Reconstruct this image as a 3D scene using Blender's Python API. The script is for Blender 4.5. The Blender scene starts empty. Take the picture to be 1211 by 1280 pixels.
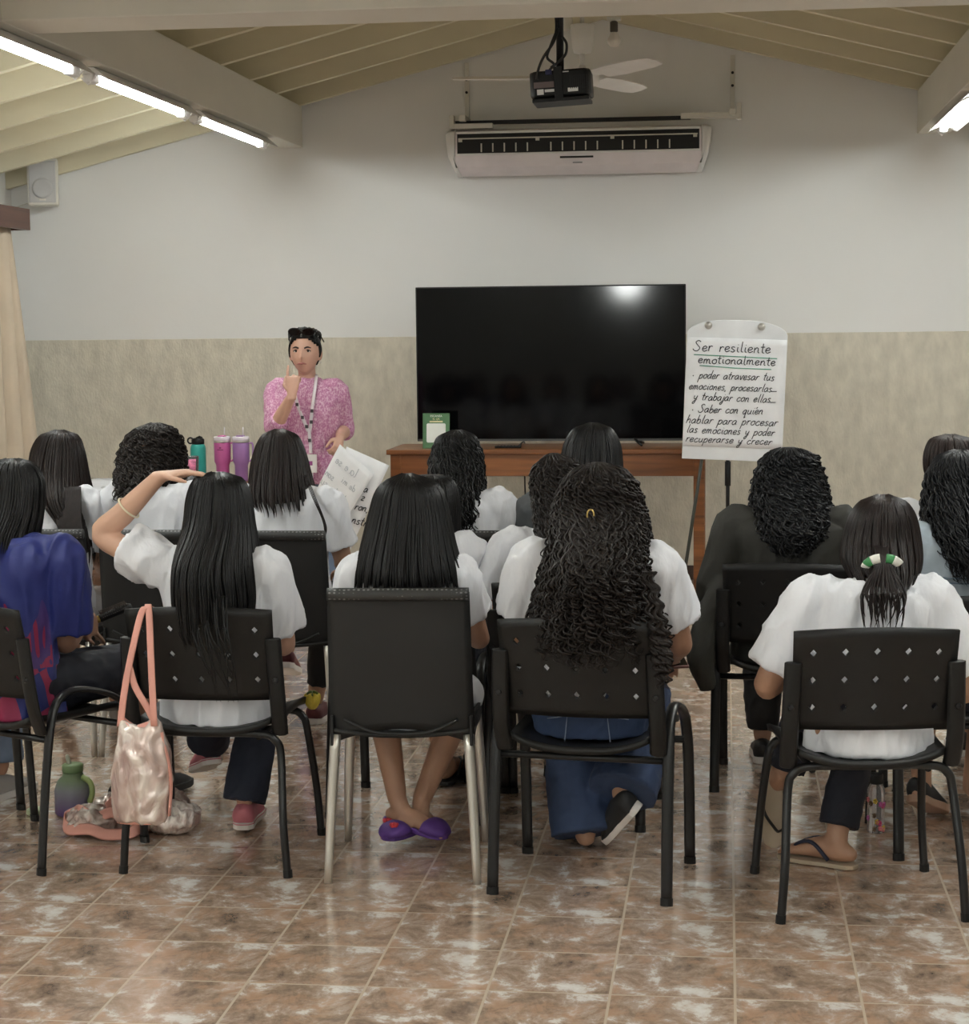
import bpy, bmesh, math, random
import numpy as np
from mathutils import Vector, Matrix, noise as mnoise

random.seed(7)
rng = np.random.default_rng(7)
SC = bpy.context.scene
COL = SC.collection
PI = math.pi

# ------------------------------------------------------------------ camera
CAM_H = 1.64
FPX, YAW, PITCH, ROLL = 2388.0, .126, -.0963, -.0105
_cy, _sy = math.cos(YAW), math.sin(YAW)
_fw = Vector((-_sy*math.cos(PITCH), _cy*math.cos(PITCH), math.sin(PITCH)))
_r = Vector((_cy, _sy, 0)); _u = _r.cross(_fw)
_R = math.cos(ROLL)*_r + math.sin(ROLL)*_u
_U = -math.sin(ROLL)*_r + math.cos(ROLL)*_u
cam_data = bpy.data.cameras.new('camera')
cam_data.sensor_fit = 'HORIZONTAL'; cam_data.sensor_width = 36
cam_data.lens = 36*FPX/1211
cam_data.clip_start = .05; cam_data.clip_end = 60
cam = bpy.data.objects.new('camera', cam_data); COL.objects.link(cam)
cam.matrix_world = Matrix(((_R.x, _U.x, -_fw.x, 0), (_R.y, _U.y, -_fw.y, 0), (_R.z, _U.z, -_fw.z, CAM_H), (0, 0, 0, 1)))
SC.camera = cam

# ------------------------------------------------------------------ light and exposure
world = bpy.data.worlds.new('world'); SC.world = world
world.use_nodes = True
world.node_tree.nodes['Background'].inputs[0].default_value = (.9, .95, 1, 1)
world.node_tree.nodes['Background'].inputs[1].default_value = .02
TUBE_STRENGTH = 62.0
SC.view_settings.view_transform = 'Standard'
SC.view_settings.look = 'None'
SC.view_settings.gamma = 1
SC.view_settings.use_curve_mapping = False
SC.view_settings.exposure = 0.64
SC.cycles.use_denoising = True
SC.cycles.max_bounces = 8
SC.cycles.diffuse_bounces = 5

# ------------------------------------------------------------------ materials
def newmat(name):
    m = bpy.data.materials.new(name); m.use_nodes = True
    nt = m.node_tree
    return m, nt, nt.nodes['Principled BSDF']

def N(nt, kind, **kw):
    n = nt.nodes.new(kind)
    for k, v in kw.items():
        if k.startswith('i_'):
            key = k[2:]
            key = int(key) if key.isdigit() else key.replace('_', ' ')
            if isinstance(v, bpy.types.NodeSocket): nt.links.new(v, n.inputs[key])
            else: n.inputs[key].default_value = v
        else: setattr(n, k, v)
    return n

def math_(nt, op, a, b=None):
    n = nt.nodes.new('ShaderNodeMath'); n.operation = op
    for i, v in enumerate((a, b)):
        if v is None: continue
        if isinstance(v, bpy.types.NodeSocket): nt.links.new(v, n.inputs[i])
        else: n.inputs[i].default_value = v
    return n.outputs[0]

def ramp(nt, fac, stops):
    n = nt.nodes.new('ShaderNodeValToRGB'); nt.links.new(fac, n.inputs[0])
    e = n.color_ramp.elements
    while len(e) < len(stops): e.new(.5)
    for el, (p, c) in zip(e, stops):
        el.position = p; el.color = (c[0], c[1], c[2], 1) if len(c) == 3 else c
    return n.outputs[0]

def mixc(nt, fac, a, b):
    n = nt.nodes.new('ShaderNodeMix'); n.data_type = 'RGBA'
    for k, v in ((0, fac), (6, a), (7, b)):
        if isinstance(v, bpy.types.NodeSocket): nt.links.new(v, n.inputs[k])
        elif k == 0: n.inputs[0].default_value = v
        else: n.inputs[k].default_value = (v[0], v[1], v[2], 1)
    return n.outputs[2]

def objco(nt, scale=(1, 1, 1)):
    tc = nt.nodes.new('ShaderNodeTexCoord')
    mp = N(nt, 'ShaderNodeMapping', i_Scale=scale)
    nt.links.new(tc.outputs['Object'], mp.inputs[0])
    return mp.outputs[0]

def mat(name, c, rough=.5, metal=0., spec=.5, var=0., vscale=(6, 6, 6), bump=0., bscale=(80, 80, 80), bdist=.01, coat=0., trans=0., sheen=0.):
    m, nt, b = newmat(name)
    b.inputs['Base Color'].default_value = (c[0], c[1], c[2], 1)
    b.inputs['Roughness'].default_value = rough
    b.inputs['Metallic'].default_value = metal
    b.inputs['Specular IOR Level'].default_value = spec
    if coat: b.inputs['Coat Weight'].default_value = coat
    if trans: b.inputs['Transmission Weight'].default_value = trans
    if sheen: b.inputs['Sheen Weight'].default_value = sheen
    n = N(nt, 'ShaderNodeTexNoise', i_Vector=objco(nt, vscale), i_Scale=1.0, i_Detail=4.0)
    v = var if var else .06
    col = ramp(nt, n.outputs[0], [(.3, [x*(1-v) for x in c]), (.7, [min(1, x*(1+v)) for x in c])])
    nt.links.new(col, b.inputs['Base Color'])
    if bump:
        nb = N(nt, 'ShaderNodeTexNoise', i_Vector=objco(nt, bscale), i_Scale=1.0, i_Detail=3.0)
        bp = N(nt, 'ShaderNodeBump', i_Strength=bump, i_Distance=bdist)
        nt.links.new(nb.outputs[0], bp.inputs['Height']); nt.links.new(bp.outputs[0], b.inputs['Normal'])
    return m

def emit_mat(name, c, s):
    m, nt, b = newmat(name)
    b.inputs['Base Color'].default_value = (1, 1, 1, 1)
    b.inputs['Emission Color'].default_value = (*c, 1)
    b.inputs['Emission Strength'].default_value = s
    return m

def wood_mat(name, c1, c2, scale=(1.5, 30, 30), rough=.35):
    m, nt, b = newmat(name)
    n = N(nt, 'ShaderNodeTexNoise', i_Vector=objco(nt, scale), i_Scale=1.0, i_Detail=6.0, i_Distortion=.6)
    nt.links.new(ramp(nt, n.outputs[0], [(.3, c1), (.7, c2)]), b.inputs['Base Color'])
    b.inputs['Roughness'].default_value = rough
    return m

def floor_mat():
    m, nt, b = newmat('marbled_floor_tile')
    T = .3054; X0 = .0254; Y0 = 5.184
    tc = nt.nodes.new('ShaderNodeTexCoord'); sp = nt.nodes.new('ShaderNodeSeparateXYZ')
    nt.links.new(tc.outputs['Object'], sp.inputs[0])
    u = math_(nt, 'DIVIDE', math_(nt, 'SUBTRACT', sp.outputs[0], X0), T)
    v = math_(nt, 'DIVIDE', math_(nt, 'SUBTRACT', sp.outputs[1], Y0), T)
    iu, iv = math_(nt, 'FLOOR', u), math_(nt, 'FLOOR', v)
    fu, fv = math_(nt, 'FRACT', u), math_(nt, 'FRACT', v)
    cell = N(nt, 'ShaderNodeCombineXYZ'); nt.links.new(iu, cell.inputs[0]); nt.links.new(iv, cell.inputs[1])
    wn = N(nt, 'ShaderNodeTexWhiteNoise', noise_dimensions='2D'); nt.links.new(cell.outputs[0], wn.inputs[0])
    rnd = math_(nt, 'MULTIPLY', math_(nt, 'FLOOR', math_(nt, 'MULTIPLY', wn.outputs[0], 5)), 7.3)
    pv = N(nt, 'ShaderNodeCombineXYZ')
    nt.links.new(math_(nt, 'ADD', math_(nt, 'MULTIPLY', fu, 1.15), rnd), pv.inputs[0])
    nt.links.new(math_(nt, 'MULTIPLY', fv, .95), pv.inputs[1])
    n1 = N(nt, 'ShaderNodeTexNoise', i_Vector=pv.outputs[0], i_Scale=2.3, i_Detail=10.0, i_Roughness=.70, i_Distortion=.35)
    pv2 = N(nt, 'ShaderNodeVectorMath', operation='ADD'); nt.links.new(pv.outputs[0], pv2.inputs[0]); pv2.inputs[1].default_value = (31, 17, 5)
    n2 = N(nt, 'ShaderNodeTexNoise', i_Vector=pv2.outputs[0], i_Scale=2.2, i_Detail=9.0, i_Roughness=.68, i_Distortion=.3)
    base = ramp(nt, n1.outputs[0], [(.26, (.09, .066, .052)), (.37, (.24, .17, .125)), (.47, (.42, .30, .22)), (.54, (.56, .44, .36)), (.585, (.80, .75, .70)), (.66, (.90, .88, .85))])
    om = ramp(nt, n2.outputs[0], [(.50, (0, 0, 0)), (.60, (1, 1, 1))])
    oran = mixc(nt, math_(nt, 'MULTIPLY', om, .72), base, (.56, .35, .23))
    du = math_(nt, 'MINIMUM', fu, math_(nt, 'SUBTRACT', 1.0, fu)); dv = math_(nt, 'MINIMUM', fv, math_(nt, 'SUBTRACT', 1.0, fv))
    g = math_(nt, 'LESS_THAN', math_(nt, 'MINIMUM', du, dv), .011)
    colr = mixc(nt, g, oran, (.52, .41, .30))
    nt.links.new(colr, b.inputs['Base Color'])
    ro = math_(nt, 'ADD', math_(nt, 'MULTIPLY', g, .4), math_(nt, 'ADD', .16, math_(nt, 'MULTIPLY', n2.outputs[0], .16)))
    nt.links.new(ro, b.inputs['Roughness'])
    b.inputs['Coat Weight'].default_value = 1.0; b.inputs['Coat Roughness'].default_value = .14
    bp = N(nt, 'ShaderNodeBump', i_Strength=.35, i_Distance=.004)
    hgt = math_(nt, 'SUBTRACT', math_(nt, 'MULTIPLY', n1.outputs[0], .35), math_(nt, 'MULTIPLY', g, .5))
    nt.links.new(hgt, bp.inputs['Height']); nt.links.new(bp.outputs[0], b.inputs['Normal'])
    return m

def hair_mat(name, c, rough=.42):
    return mat(name, c, rough=rough, spec=.24, var=.3, vscale=(60, 60, 8))

M = {}
M['floor'] = floor_mat()
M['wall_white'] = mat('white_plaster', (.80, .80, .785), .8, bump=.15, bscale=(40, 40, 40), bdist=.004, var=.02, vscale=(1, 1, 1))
M['wall_side'] = mat('bounce_damping_grey', (.40, .40, .38), .8, bump=.15, bscale=(40, 40, 40), bdist=.004, var=.02, vscale=(1, 1, 1))  # unseen walls set darker than the white plaster to reduce bounced light
M['dado'] = mat('beige_stucco', (.66, .62, .52), .85, bump=.8, bscale=(85, 85, 40), bdist=.007, var=.10, vscale=(18, 18, 9))
M['ceil'] = mat('cream_ceiling_board', (.54, .50, .38), .7, var=.05, vscale=(2, 2, 2))
M['joist'] = mat('cream_paint', (.66, .61, .45), .6, var=.05, vscale=(2, 6, 6))
M['beam'] = mat('white_painted_timber', (.72, .70, .63), .6, var=.05, vscale=(3, 1, 3))
M['baseboard'] = wood_mat('dark_skirting', (.035, .018, .012), (.075, .04, .028))
M['wood'] = wood_mat('reddish_wood', (.115, .040, .012), (.27, .100, .030))
M['wood_dark'] = wood_mat('dark_reddish_wood', (.075, .03, .02), (.13, .055, .035), scale=(30, 1.5, 30))
M['iron'] = mat('black_steel_tube', (.006, .006, .0065), .32, spec=.4)
M['black_plastic'] = mat('black_plastic', (.0062, .006, .0058), .45, spec=.32, bump=.15, bscale=(400, 400, 400), bdist=.001)
M['grey_plastic'] = mat('charcoal_plastic', (.0145, .0145, .0145), .55, spec=.35, bump=.2, bscale=(300, 300, 300), bdist=.001)
M['alu'] = mat('brushed_aluminium', (.62, .60, .55), .38, metal=.85)
M['white_plastic'] = mat('white_plastic', (.78, .77, .76), .35)
M['pink_white_plastic'] = mat('warm_white_plastic', (.80, .74, .76), .32)
M['off_white'] = mat('off_white_paint', (.66, .64, .58), .5)
M['dark_slot'] = mat('dark_recess', (.006, .006, .006), .6)
M['tube'] = emit_mat('lit_fluorescent_tube', (.96, 1.0, .97), TUBE_STRENGTH)
M['screen'] = mat('glossy_black_screen', (.0022, .0022, .0026), .07, spec=.22)
M['paper'] = mat('white_paper', (.86, .87, .89), .7)
M['board'] = mat('white_board_enamel', (.80, .82, .84), .35)
M['ink'] = mat('black_ink', (.02, .022, .03), .6)
M['faint_ink'] = mat('grey_show_through_ink', (.50, .52, .56), .7)
M['green_ink'] = mat('green_ink', (.05, .28, .17), .6)
M['curtain'] = mat('beige_curtain_cloth', (.62, .52, .40), .9, bump=.2, bscale=(200, 200, 60), bdist=.002)
M['cable'] = mat('black_cable', (.01, .01, .011), .5)
M['grille'] = mat('grey_speaker_grille', (.52, .52, .52), .6, bump=.6, bscale=(500, 500, 500), bdist=.002)

# ------------------------------------------------------------------ mesh helpers
class G:
    """collects vertices and faces for one mesh"""
    def __init__(s): s.v = []; s.f = []
    def add(s, v, f):
        o = len(s.v); s.v.extend([tuple(p) for p in v]); s.f.extend([tuple(i+o for i in q) for q in f]); return s
    def box(s, lo, hi, mtx=None):
        x0, y0, z0 = lo; x1, y1, z1 = hi
        v = [Vector(p) for p in ((x0, y0, z0), (x1, y0, z0), (x1, y1, z0), (x0, y1, z0), (x0, y0, z1), (x1, y0, z1), (x1, y1, z1), (x0, y1, z1))]
        if mtx is not None: v = [mtx @ p for p in v]
        return s.add(v, [(0, 3, 2, 1), (4, 5, 6, 7), (0, 1, 5, 4), (1, 2, 6, 5), (2, 3, 7, 6), (3, 0, 4, 7)])
    def prism(s, outline, h, mtx=None):
        """outline in x,y, extruded 0..h along z, then mtx"""
        n = len(outline)
        v = [Vector((x, y, 0)) for x, y in outline] + [Vector((x, y, h)) for x, y in outline]
        if mtx is not None: v = [mtx @ p for p in v]
        f = [tuple(range(n-1, -1, -1)), tuple(range(n, 2*n))] + [(i, (i+1) % n, n+(i+1) % n, n+i) for i in range(n)]
        return s.add(v, f)
    def rings(s, rings, caps=True, closed=False):
        n = len(rings[0]); o = len(s.v)
        for r in rings: s.v.extend([tuple(p) for p in r])
        m = len(rings)
        for i in range(m if closed else m-1):
            a = o+i*n; b = o+((i+1) % m)*n
            for j in range(n): s.f.append((a+j, a+(j+1) % n, b+(j+1) % n, b+j))
        if caps and not closed:
            s.f.append(tuple(o+j for j in range(n-1, -1, -1))); s.f.append(tuple(o+(m-1)*n+j for j in range(n)))
        return s
    def tube(s, pts, r, n=10, side=None, sub=0, closed=False, round_=False):
        """pts along an axis; r a number, a list, or a list of (a, b) half widths across side / across the other way"""
        P = np.array([tuple(p) for p in pts], float)
        rr = np.array([(q, q) if np.isscalar(q) else q for q in (r if isinstance(r, (list, tuple, np.ndarray)) else [r]*len(P))], float)
        if sub: P, rr = crom(P, sub), crom(rr, sub)
        if round_:
            d0 = P[0]-P[1]; d0 /= np.linalg.norm(d0)+1e-9; d1 = P[-1]-P[-2]; d1 /= np.linalg.norm(d1)+1e-9
            k0, k1 = min(rr[0]), min(rr[-1])
            a = [.95, .7]; c = [.3, .72]
            P = np.vstack([[P[0]+d0*k0*q for q in a], P, [P[-1]+d1*k1*q for q in a[::-1]]])
            rr = np.vstack([[rr[0]*q for q in c], rr, [rr[-1]*q for q in c[::-1]]])
        T = np.gradient(P, axis=0) if not closed else np.roll(P, -1, 0)-np.roll(P, 1, 0)
        T /= np.linalg.norm(T, axis=1)[:, None]+1e-12
        ref = np.array(side if side is not None else ((0, 0, 1) if abs(T[0][2]) < .8 else (1, 0, 0)), float)
        rings = []; a = ref
        ang = np.linspace(0, 2*PI, n, endpoint=False)
        for i in range(len(P)):
            if side is not None: a = ref
            a = a-T[i]*np.dot(a, T[i]); l = np.linalg.norm(a)
            a = a/l if l > 1e-6 else np.array([1., 0, 0])
            b = np.cross(T[i], a)
            rings.append(P[i]+np.cos(ang)[:, None]*a*rr[i][0]+np.sin(ang)[:, None]*b*rr[i][1])
        return s.rings(rings, caps=True, closed=closed)
    def lathe(s, prof, c=(0, 0, 0), n=24, mtx=None):
        ang = np.linspace(0, 2*PI, n, endpoint=False)
        rings = []
        for r, z in prof:
            ring = [Vector((r*math.cos(t), r*math.sin(t), z)) for t in ang]
            if mtx is not None: ring = [mtx @ p for p in ring]
            rings.append([(p.x+c[0], p.y+c[1], p.z+c[2]) for p in ring])
        return s.rings(rings)
    def ball(s, c, r, n=14, m=10):
        rx, ry, rz = (r, r, r) if np.isscalar(r) else r
        rings = []
        for i in range(m+1):
            t = PI*(i+.02)/(m+.04)-PI/2
            rings.append([(c[0]+rx*math.cos(t)*math.cos(a), c[1]+ry*math.cos(t)*math.sin(a), c[2]+rz*math.sin(t)) for a in np.linspace(0, 2*PI, n, endpoint=False)])
        return s.rings(rings)

def crom(P, sub):
    """Catmull-Rom resampling"""
    P = np.asarray(P, float); n = len(P); out = []
    Q = np.vstack([2*P[0]-P[1], P, 2*P[-1]-P[-2]])
    for i in range(n-1):
        a, b, c, d = Q[i], Q[i+1], Q[i+2], Q[i+3]
        for k in range(sub):
            t = k/sub
            out.append(.5*((2*b)+(c-a)*t+(2*a-5*b+4*c-d)*t*t+(3*b-a-3*c+d)*t**3))
    out.append(P[-1]); return np.array(out)

def obj(name, g, m, parent=None, smooth=False, bevel=0, seg=2, loc=None):
    me = bpy.data.meshes.new(name)
    me.from_pydata(g.v, [], g.f)
    bm = bmesh.new(); bm.from_mesh(me); bmesh.ops.recalc_face_normals(bm, faces=bm.faces); bm.to_mesh(me); bm.free()
    me.materials.append(m if not isinstance(m, str) else M[m])
    return mobj(name, me, parent, smooth, bevel, seg, loc)

def mobj(name, me, parent=None, smooth=False, bevel=0, seg=2, loc=None):
    if smooth:
        me.polygons.foreach_set('use_smooth', [True]*len(me.polygons))
    o = bpy.data.objects.new(name, me); COL.objects.link(o)
    if parent is not None: o.parent = parent
    if loc is not None: o.location = loc
    if bevel:
        b = o.modifiers.new('bevel', 'BEVEL'); b.width = bevel; b.segments = seg; b.limit_method = 'ANGLE'; b.angle_limit = .6
        if not smooth: me.polygons.foreach_set('use_smooth', [True]*len(me.polygons))
        w = o.modifiers.new('wn', 'WEIGHTED_NORMAL'); w.keep_sharp = True
    return o

def tag(o, label, cat, group=None):
    o['label'] = label; o['category'] = cat
    if group: o['group'] = group
    return o

def thing(name, label, cat, loc=(0, 0, 0), rz=0, group=None):
    o = bpy.data.objects.new(name, None); COL.objects.link(o)
    o.empty_display_size = .1
    o.location = loc; o.rotation_euler = (0, 0, rz)
    return tag(o, label, cat, group)

def struct(o):
    o['kind'] = 'structure'; return o

def dup(root, loc, rz, label, group=None):
    r = root.copy(); COL.objects.link(r); r.location = loc; r.rotation_euler = (0, 0, rz); r['label'] = label
    if group: r['group'] = group
    for ch in list(root.children):
        c = ch.copy(); COL.objects.link(c); c.parent = r
        for gch in list(ch.children):
            d = gch.copy(); COL.objects.link(d); d.parent = c
    return r

def remesh(g, voxel, smooth=4, amp=0., seed=0, fscale=(9, 9, 3.5)):
    """join the closed shells of g into one continuous skin"""
    me = bpy.data.meshes.new('tmp'); me.from_pydata(g.v, [], g.f); me.update()
    o = bpy.data.objects.new('tmp', me); COL.objects.link(o)
    r = o.modifiers.new('r', 'REMESH'); r.mode = 'VOXEL'; r.voxel_size = voxel
    if smooth:
        k = o.modifiers.new('s', 'SMOOTH'); k.factor = .5; k.iterations = smooth
    dg = bpy.context.evaluated_depsgraph_get()
    out = bpy.data.meshes.new_from_object(o.evaluated_get(dg))
    bpy.data.objects.remove(o); bpy.data.meshes.remove(me)
    if amp:
        n = len(out.vertices)
        co = np.empty(n*3); out.vertices.foreach_get('co', co); co = co.reshape(-1, 3)
        no = np.array([v.normal[:] for v in out.vertices])
        d = np.empty(n); sx, sy, sz = fscale
        for i, p in enumerate(co):
            a = mnoise.noise((p[0]*sx+seed, p[1]*sy, p[2]*sz+p[0]*2))
            b = mnoise.noise((p[0]*sx*2.3+seed+9, p[1]*sy*2.3, p[2]*sz*2.2-p[0]*6))
            d[i] = .8*a+.75*(1-2.6*abs(b))
        co += no*(d*amp)[:, None]
        out.vertices.foreach_set('co', co.ravel()); out.update()
    return out

# ------------------------------------------------------------------ the room
XL, XR, YB, YF = -4.72, 3.17, 12.37, -3.6
XC = -.775
def zj(x): return 3.08+.25*(1.955-abs(x-XC))          # underside of the joists
TH = .15
g = G().box((XL-TH, YF-TH, -.1), (XR+TH, YB+TH, 0)); struct(obj('floor', g, 'floor'))
def gable(y0, y1):
    out = [(XL-TH, 0), (XR+TH, 0), (XR+TH, zj(XR)+.3), (XC, zj(XC)+.25), (XL-TH, zj(XL)+.3)]
    return G().prism(out, y1-y0, Matrix(((1, 0, 0, 0), (0, 0, 1, y0), (0, 1, 0, 0), (0, 0, 0, 1))))
struct(obj('wall_back', gable(YB, YB+TH), 'wall_white'))
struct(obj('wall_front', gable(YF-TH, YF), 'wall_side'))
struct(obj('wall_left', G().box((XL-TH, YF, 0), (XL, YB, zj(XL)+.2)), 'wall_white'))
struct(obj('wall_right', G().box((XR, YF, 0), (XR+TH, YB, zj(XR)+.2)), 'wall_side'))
struct(obj('trim_1', G().box((XL, YB-.008, .09), (XR, YB, 1.585)), 'dado', bevel=.004))
struct(obj('baseboard_back', G().box((XL, YB-.028, 0), (XR, YB-.008, .092)), 'baseboard', bevel=.004))
g = G()
JD = .14
for s in (-1, 1):
    xe = XL-TH if s < 0 else XR+TH
    g.prism([(xe, zj(xe)+JD), (XC, zj(XC)+JD), (XC, zj(XC)+JD+.03), (xe, zj(xe)+JD+.03)], YB-YF+2*TH,
            Matrix(((1, 0, 0, 0), (0, 0, 1, YF-TH), (0, 1, 0, 0), (0, 0, 0, 1))))
struct(obj('ceiling', g, 'ceil'))
ti = 2
for k in range(13):
    y = 12.30-.65*k
    for s in (-1, 1):
        xe = XL if s < 0 else XR
        p = [(xe, zj(xe)), (XC, zj(XC)), (XC, zj(XC)+JD), (xe, zj(xe)+JD)]
        g = G().prism(p, .05, Matrix(((1, 0, 0, 0), (0, 0, 1, y-.025), (0, 1, 0, 0), (0, 0, 0, 1))))
        struct(obj('trim_%d' % ti, g, 'joist')); ti += 1
for x0, x1 in ((-2.935, -2.735), (1.185, 1.385)):
    struct(obj('trim_%d' % ti, G().box((x0, YF, 2.816), (x1, YB, 3.085)), 'beam', bevel=.006)); ti += 1
struct(obj('trim_%d' % ti, G().prism([(XC-3.45, 2.82), (XC+3.45, 2.82), (XC+3.45, 2.845), (XC, zj(XC)+JD), (XC-3.45, 2.845)], .33,
       Matrix(((1, 0, 0, 0), (0, 0, 1, 7.13), (0, 1, 0, 0), (0, 0, 0, 1)))), 'beam', bevel=.006)); ti += 1

# ------------------------------------------------------------------ fluorescent battens
def batten(loc, label, wl, wr_):
    t = thing('fluorescent_light', label, 'ceiling light', loc, 0, 'fluorescent battens under the ceiling beams')
    g = G().prism([(-wl, -.034 if wl > .05 else -.010), (-.012, -.002), (.03, -.002), (wr_, -.034), (.03, .026), (-.03, .026)], 1.56, Matrix(((1, 0, 0, 0), (0, 0, 1, -.78), (0, 1, 0, 0), (0, 0, 0, 1))))  # side wings added to the batten body, shaped to cut light above the tube
    obj('light_cutoff_housing', g, 'white_plastic', t, bevel=.003)
    obj('tube', G().tube([(0, -.68, -.018), (0, .68, -.018)], .017, 14), 'tube', t, smooth=True)
    for s in (-1, 1):
        e = obj('end_cap', G().box((-.024, s*.73-.05, -.04), (.024, s*.73+.05, .0)), 'white_plastic', t, bevel=.008)
        obj('clip', G().tube([(-.03, s*.77, -.02), (0, s*.77, -.05), (.03, s*.77, -.02), (.045, s*.77, .01)], .005, 8), 'white_plastic', e, smooth=True)
    return t
bz = 2.788
lx, rx = -2.825, 1.26
b0 = batten((lx, 10.88, bz), 'lit fluorescent batten under the left ceiling beam, nearest the end wall', .024, .10)
b1 = batten((rx, 10.88, bz), 'lit fluorescent batten under the right ceiling beam at the top right', .085, .085)
dup(b0, (lx, 9.16, bz), 0, 'lit fluorescent batten under the left ceiling beam, middle of the three in view')
dup(b0, (lx, 7.44, bz), 0, 'lit fluorescent batten under the left ceiling beam, cut by the left edge of the view')
dup(b1, (rx, 9.16, bz), 0, 'lit fluorescent batten under the right ceiling beam, second from the end wall')
for k in range(6):
    y = 5.72-1.72*k
    dup(b0, (lx, y, bz), 0, 'lit fluorescent batten under the left ceiling beam, nearer than the view reaches')
    dup(b1, (rx, y, bz), 0, 'lit fluorescent batten under the right ceiling beam, nearer than the view reaches')
dup(b1, (rx, 7.44, bz), 0, 'lit fluorescent batten under the right ceiling beam, third from the end wall')

# ------------------------------------------------------------------ text and handwriting
YZ = lambda x, y, z: Matrix(((1, 0, 0, x), (0, 0, 1, y), (0, 1, 0, z), (0, 0, 0, 1)))     # local x,y -> world x,z ; extrude towards +y
def text_mesh(body, size, mtx, extrude=.0004, align='CENTER'):
    c = bpy.data.curves.new('tmp', 'FONT'); c.body = body; c.size = size; c.extrude = extrude; c.align_x = align; c.align_y = 'CENTER'
    o = bpy.data.objects.new('tmp', c); COL.objects.link(o)
    dg = bpy.context.evaluated_depsgraph_get()
    me = bpy.data.meshes.new_from_object(o.evaluated_get(dg))
    bpy.data.objects.remove(o); bpy.data.curves.remove(c)
    me.transform(mtx); return me

GL = {
 'a': (1.0, [[(.8, .85), (.45, 1), (.1, .7), (.05, .3), (.3, 0), (.65, .25), (.8, .9), (.8, .3), (1, .02)]]),
 'b': (.95, [[(.12, 2), (.1, 1), (.12, .1)], [(.12, .6), (.45, 1), (.8, .7), (.75, .2), (.4, 0), (.12, .2)]]),
 'c': (.9, [[(.8, .8), (.45, 1), (.1, .6), (.15, .2), (.5, 0), (.9, .25)]]),
 'd': (1.0, [[(.75, .85), (.4, 1), (.05, .5), (.3, 0), (.65, .25), (.8, .85)], [(.8, 2), (.78, 1), (.8, .2), (1, .02)]]),
 'e': (.85, [[(.08, .45), (.5, .52), (.72, .75), (.5, 1), (.15, .8), (.05, .35), (.35, 0), (.85, .25)]]),
 'h': (.95, [[(.12, 2), (.1, 1), (.1, 0)], [(.1, .55), (.45, 1), (.72, .75), (.72, .2), (.92, .02)]]),
 'i': (.5, [[(.2, 1), (.18, .3), (.45, .02)], [(.22, 1.4), (.24, 1.5)]]),
 'j': (.5, [[(.35, 1), (.35, 0), (.3, -.7), (.05, -.95), (-.15, -.6), (.5, .1)], [(.36, 1.4), (.38, 1.5)]]),
 'l': (.5, [[(.22, 2), (.2, 1), (.2, .2), (.48, .02)]]),
 'm': (1.4, [[(.1, 1), (.1, 0)], [(.1, .6), (.35, 1), (.55, .75), (.55, 0)], [(.55, .6), (.85, 1), (1.05, .75), (1.05, .2), (1.35, .02)]]),
 'n': (1.0, [[(.1, 1), (.1, 0)], [(.1, .55), (.45, 1), (.7, .75), (.7, .2), (.95, .02)]]),
 'o': (.9, [[(.5, 1), (.12, .75), (.1, .25), (.45, 0), (.8, .3), (.75, .8), (.45, 1), (.9, .85)]]),
 'p': (.95, [[(.12, 1), (.12, 0), (.1, -.95)], [(.12, .6), (.45, 1), (.8, .7), (.7, .15), (.35, 0), (.12, .2)]]),
 'q': (1.0, [[(.75, .85), (.4, 1), (.05, .5), (.3, 0), (.65, .25), (.8, .95)], [(.8, 1), (.78, 0), (.75, -.9), (1, -.6)]]),
 'r': (.75, [[(.12, 1), (.12, .5), (.1, 0)], [(.12, .5), (.35, .95), (.7, .9)]]),
 's': (.8, [[(.65, .85), (.35, 1), (.12, .78), (.4, .5), (.68, .25), (.4, 0), (.05, .12)]]),
 't': (.65, [[(.3, 1.8), (.28, 1), (.28, .2), (.6, .02)], [(-.05, 1.12), (.62, 1.15)]]),
 'u': (1.0, [[(.1, 1), (.1, .3), (.35, 0), (.7, .3), (.75, 1), (.75, .25), (1, .02)]]),
 'v': (.85, [[(.08, 1), (.38, 0), (.72, 1), (.9, .9)]]),
 'y': (.95, [[(.1, 1), (.15, .4), (.4, .15), (.7, .5), (.78, 1), (.72, 0), (.55, -.8), (.2, -.9), (.2, -.5), (.9, .1)]]),
 'z': (.8, [[(.1, 1), (.7, 1), (.1, 0), (.75, 0)]]),
 'S': (1.3, [[(1.05, 1.75), (.65, 2), (.25, 1.65), (.6, 1.1), (1, .6), (.7, .05), (.2, .05), (-.1, .4)]]),
 ',': (.4, [[(.2, .1), (.05, -.3)]]), '.': (.4, [[(.15, .02), (.17, .08)]]), '2': (.9, [[(.1, .8), (.4, 1), (.7, .75), (.1, .05), (.8, .0)]]),
 '*': (.7, [[(.2, .5), (.3, .6), (.32, .5), (.22, .45)]]), '-': (1.2, [[(-.2, .1), (1.2, .15)]]),
}
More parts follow.
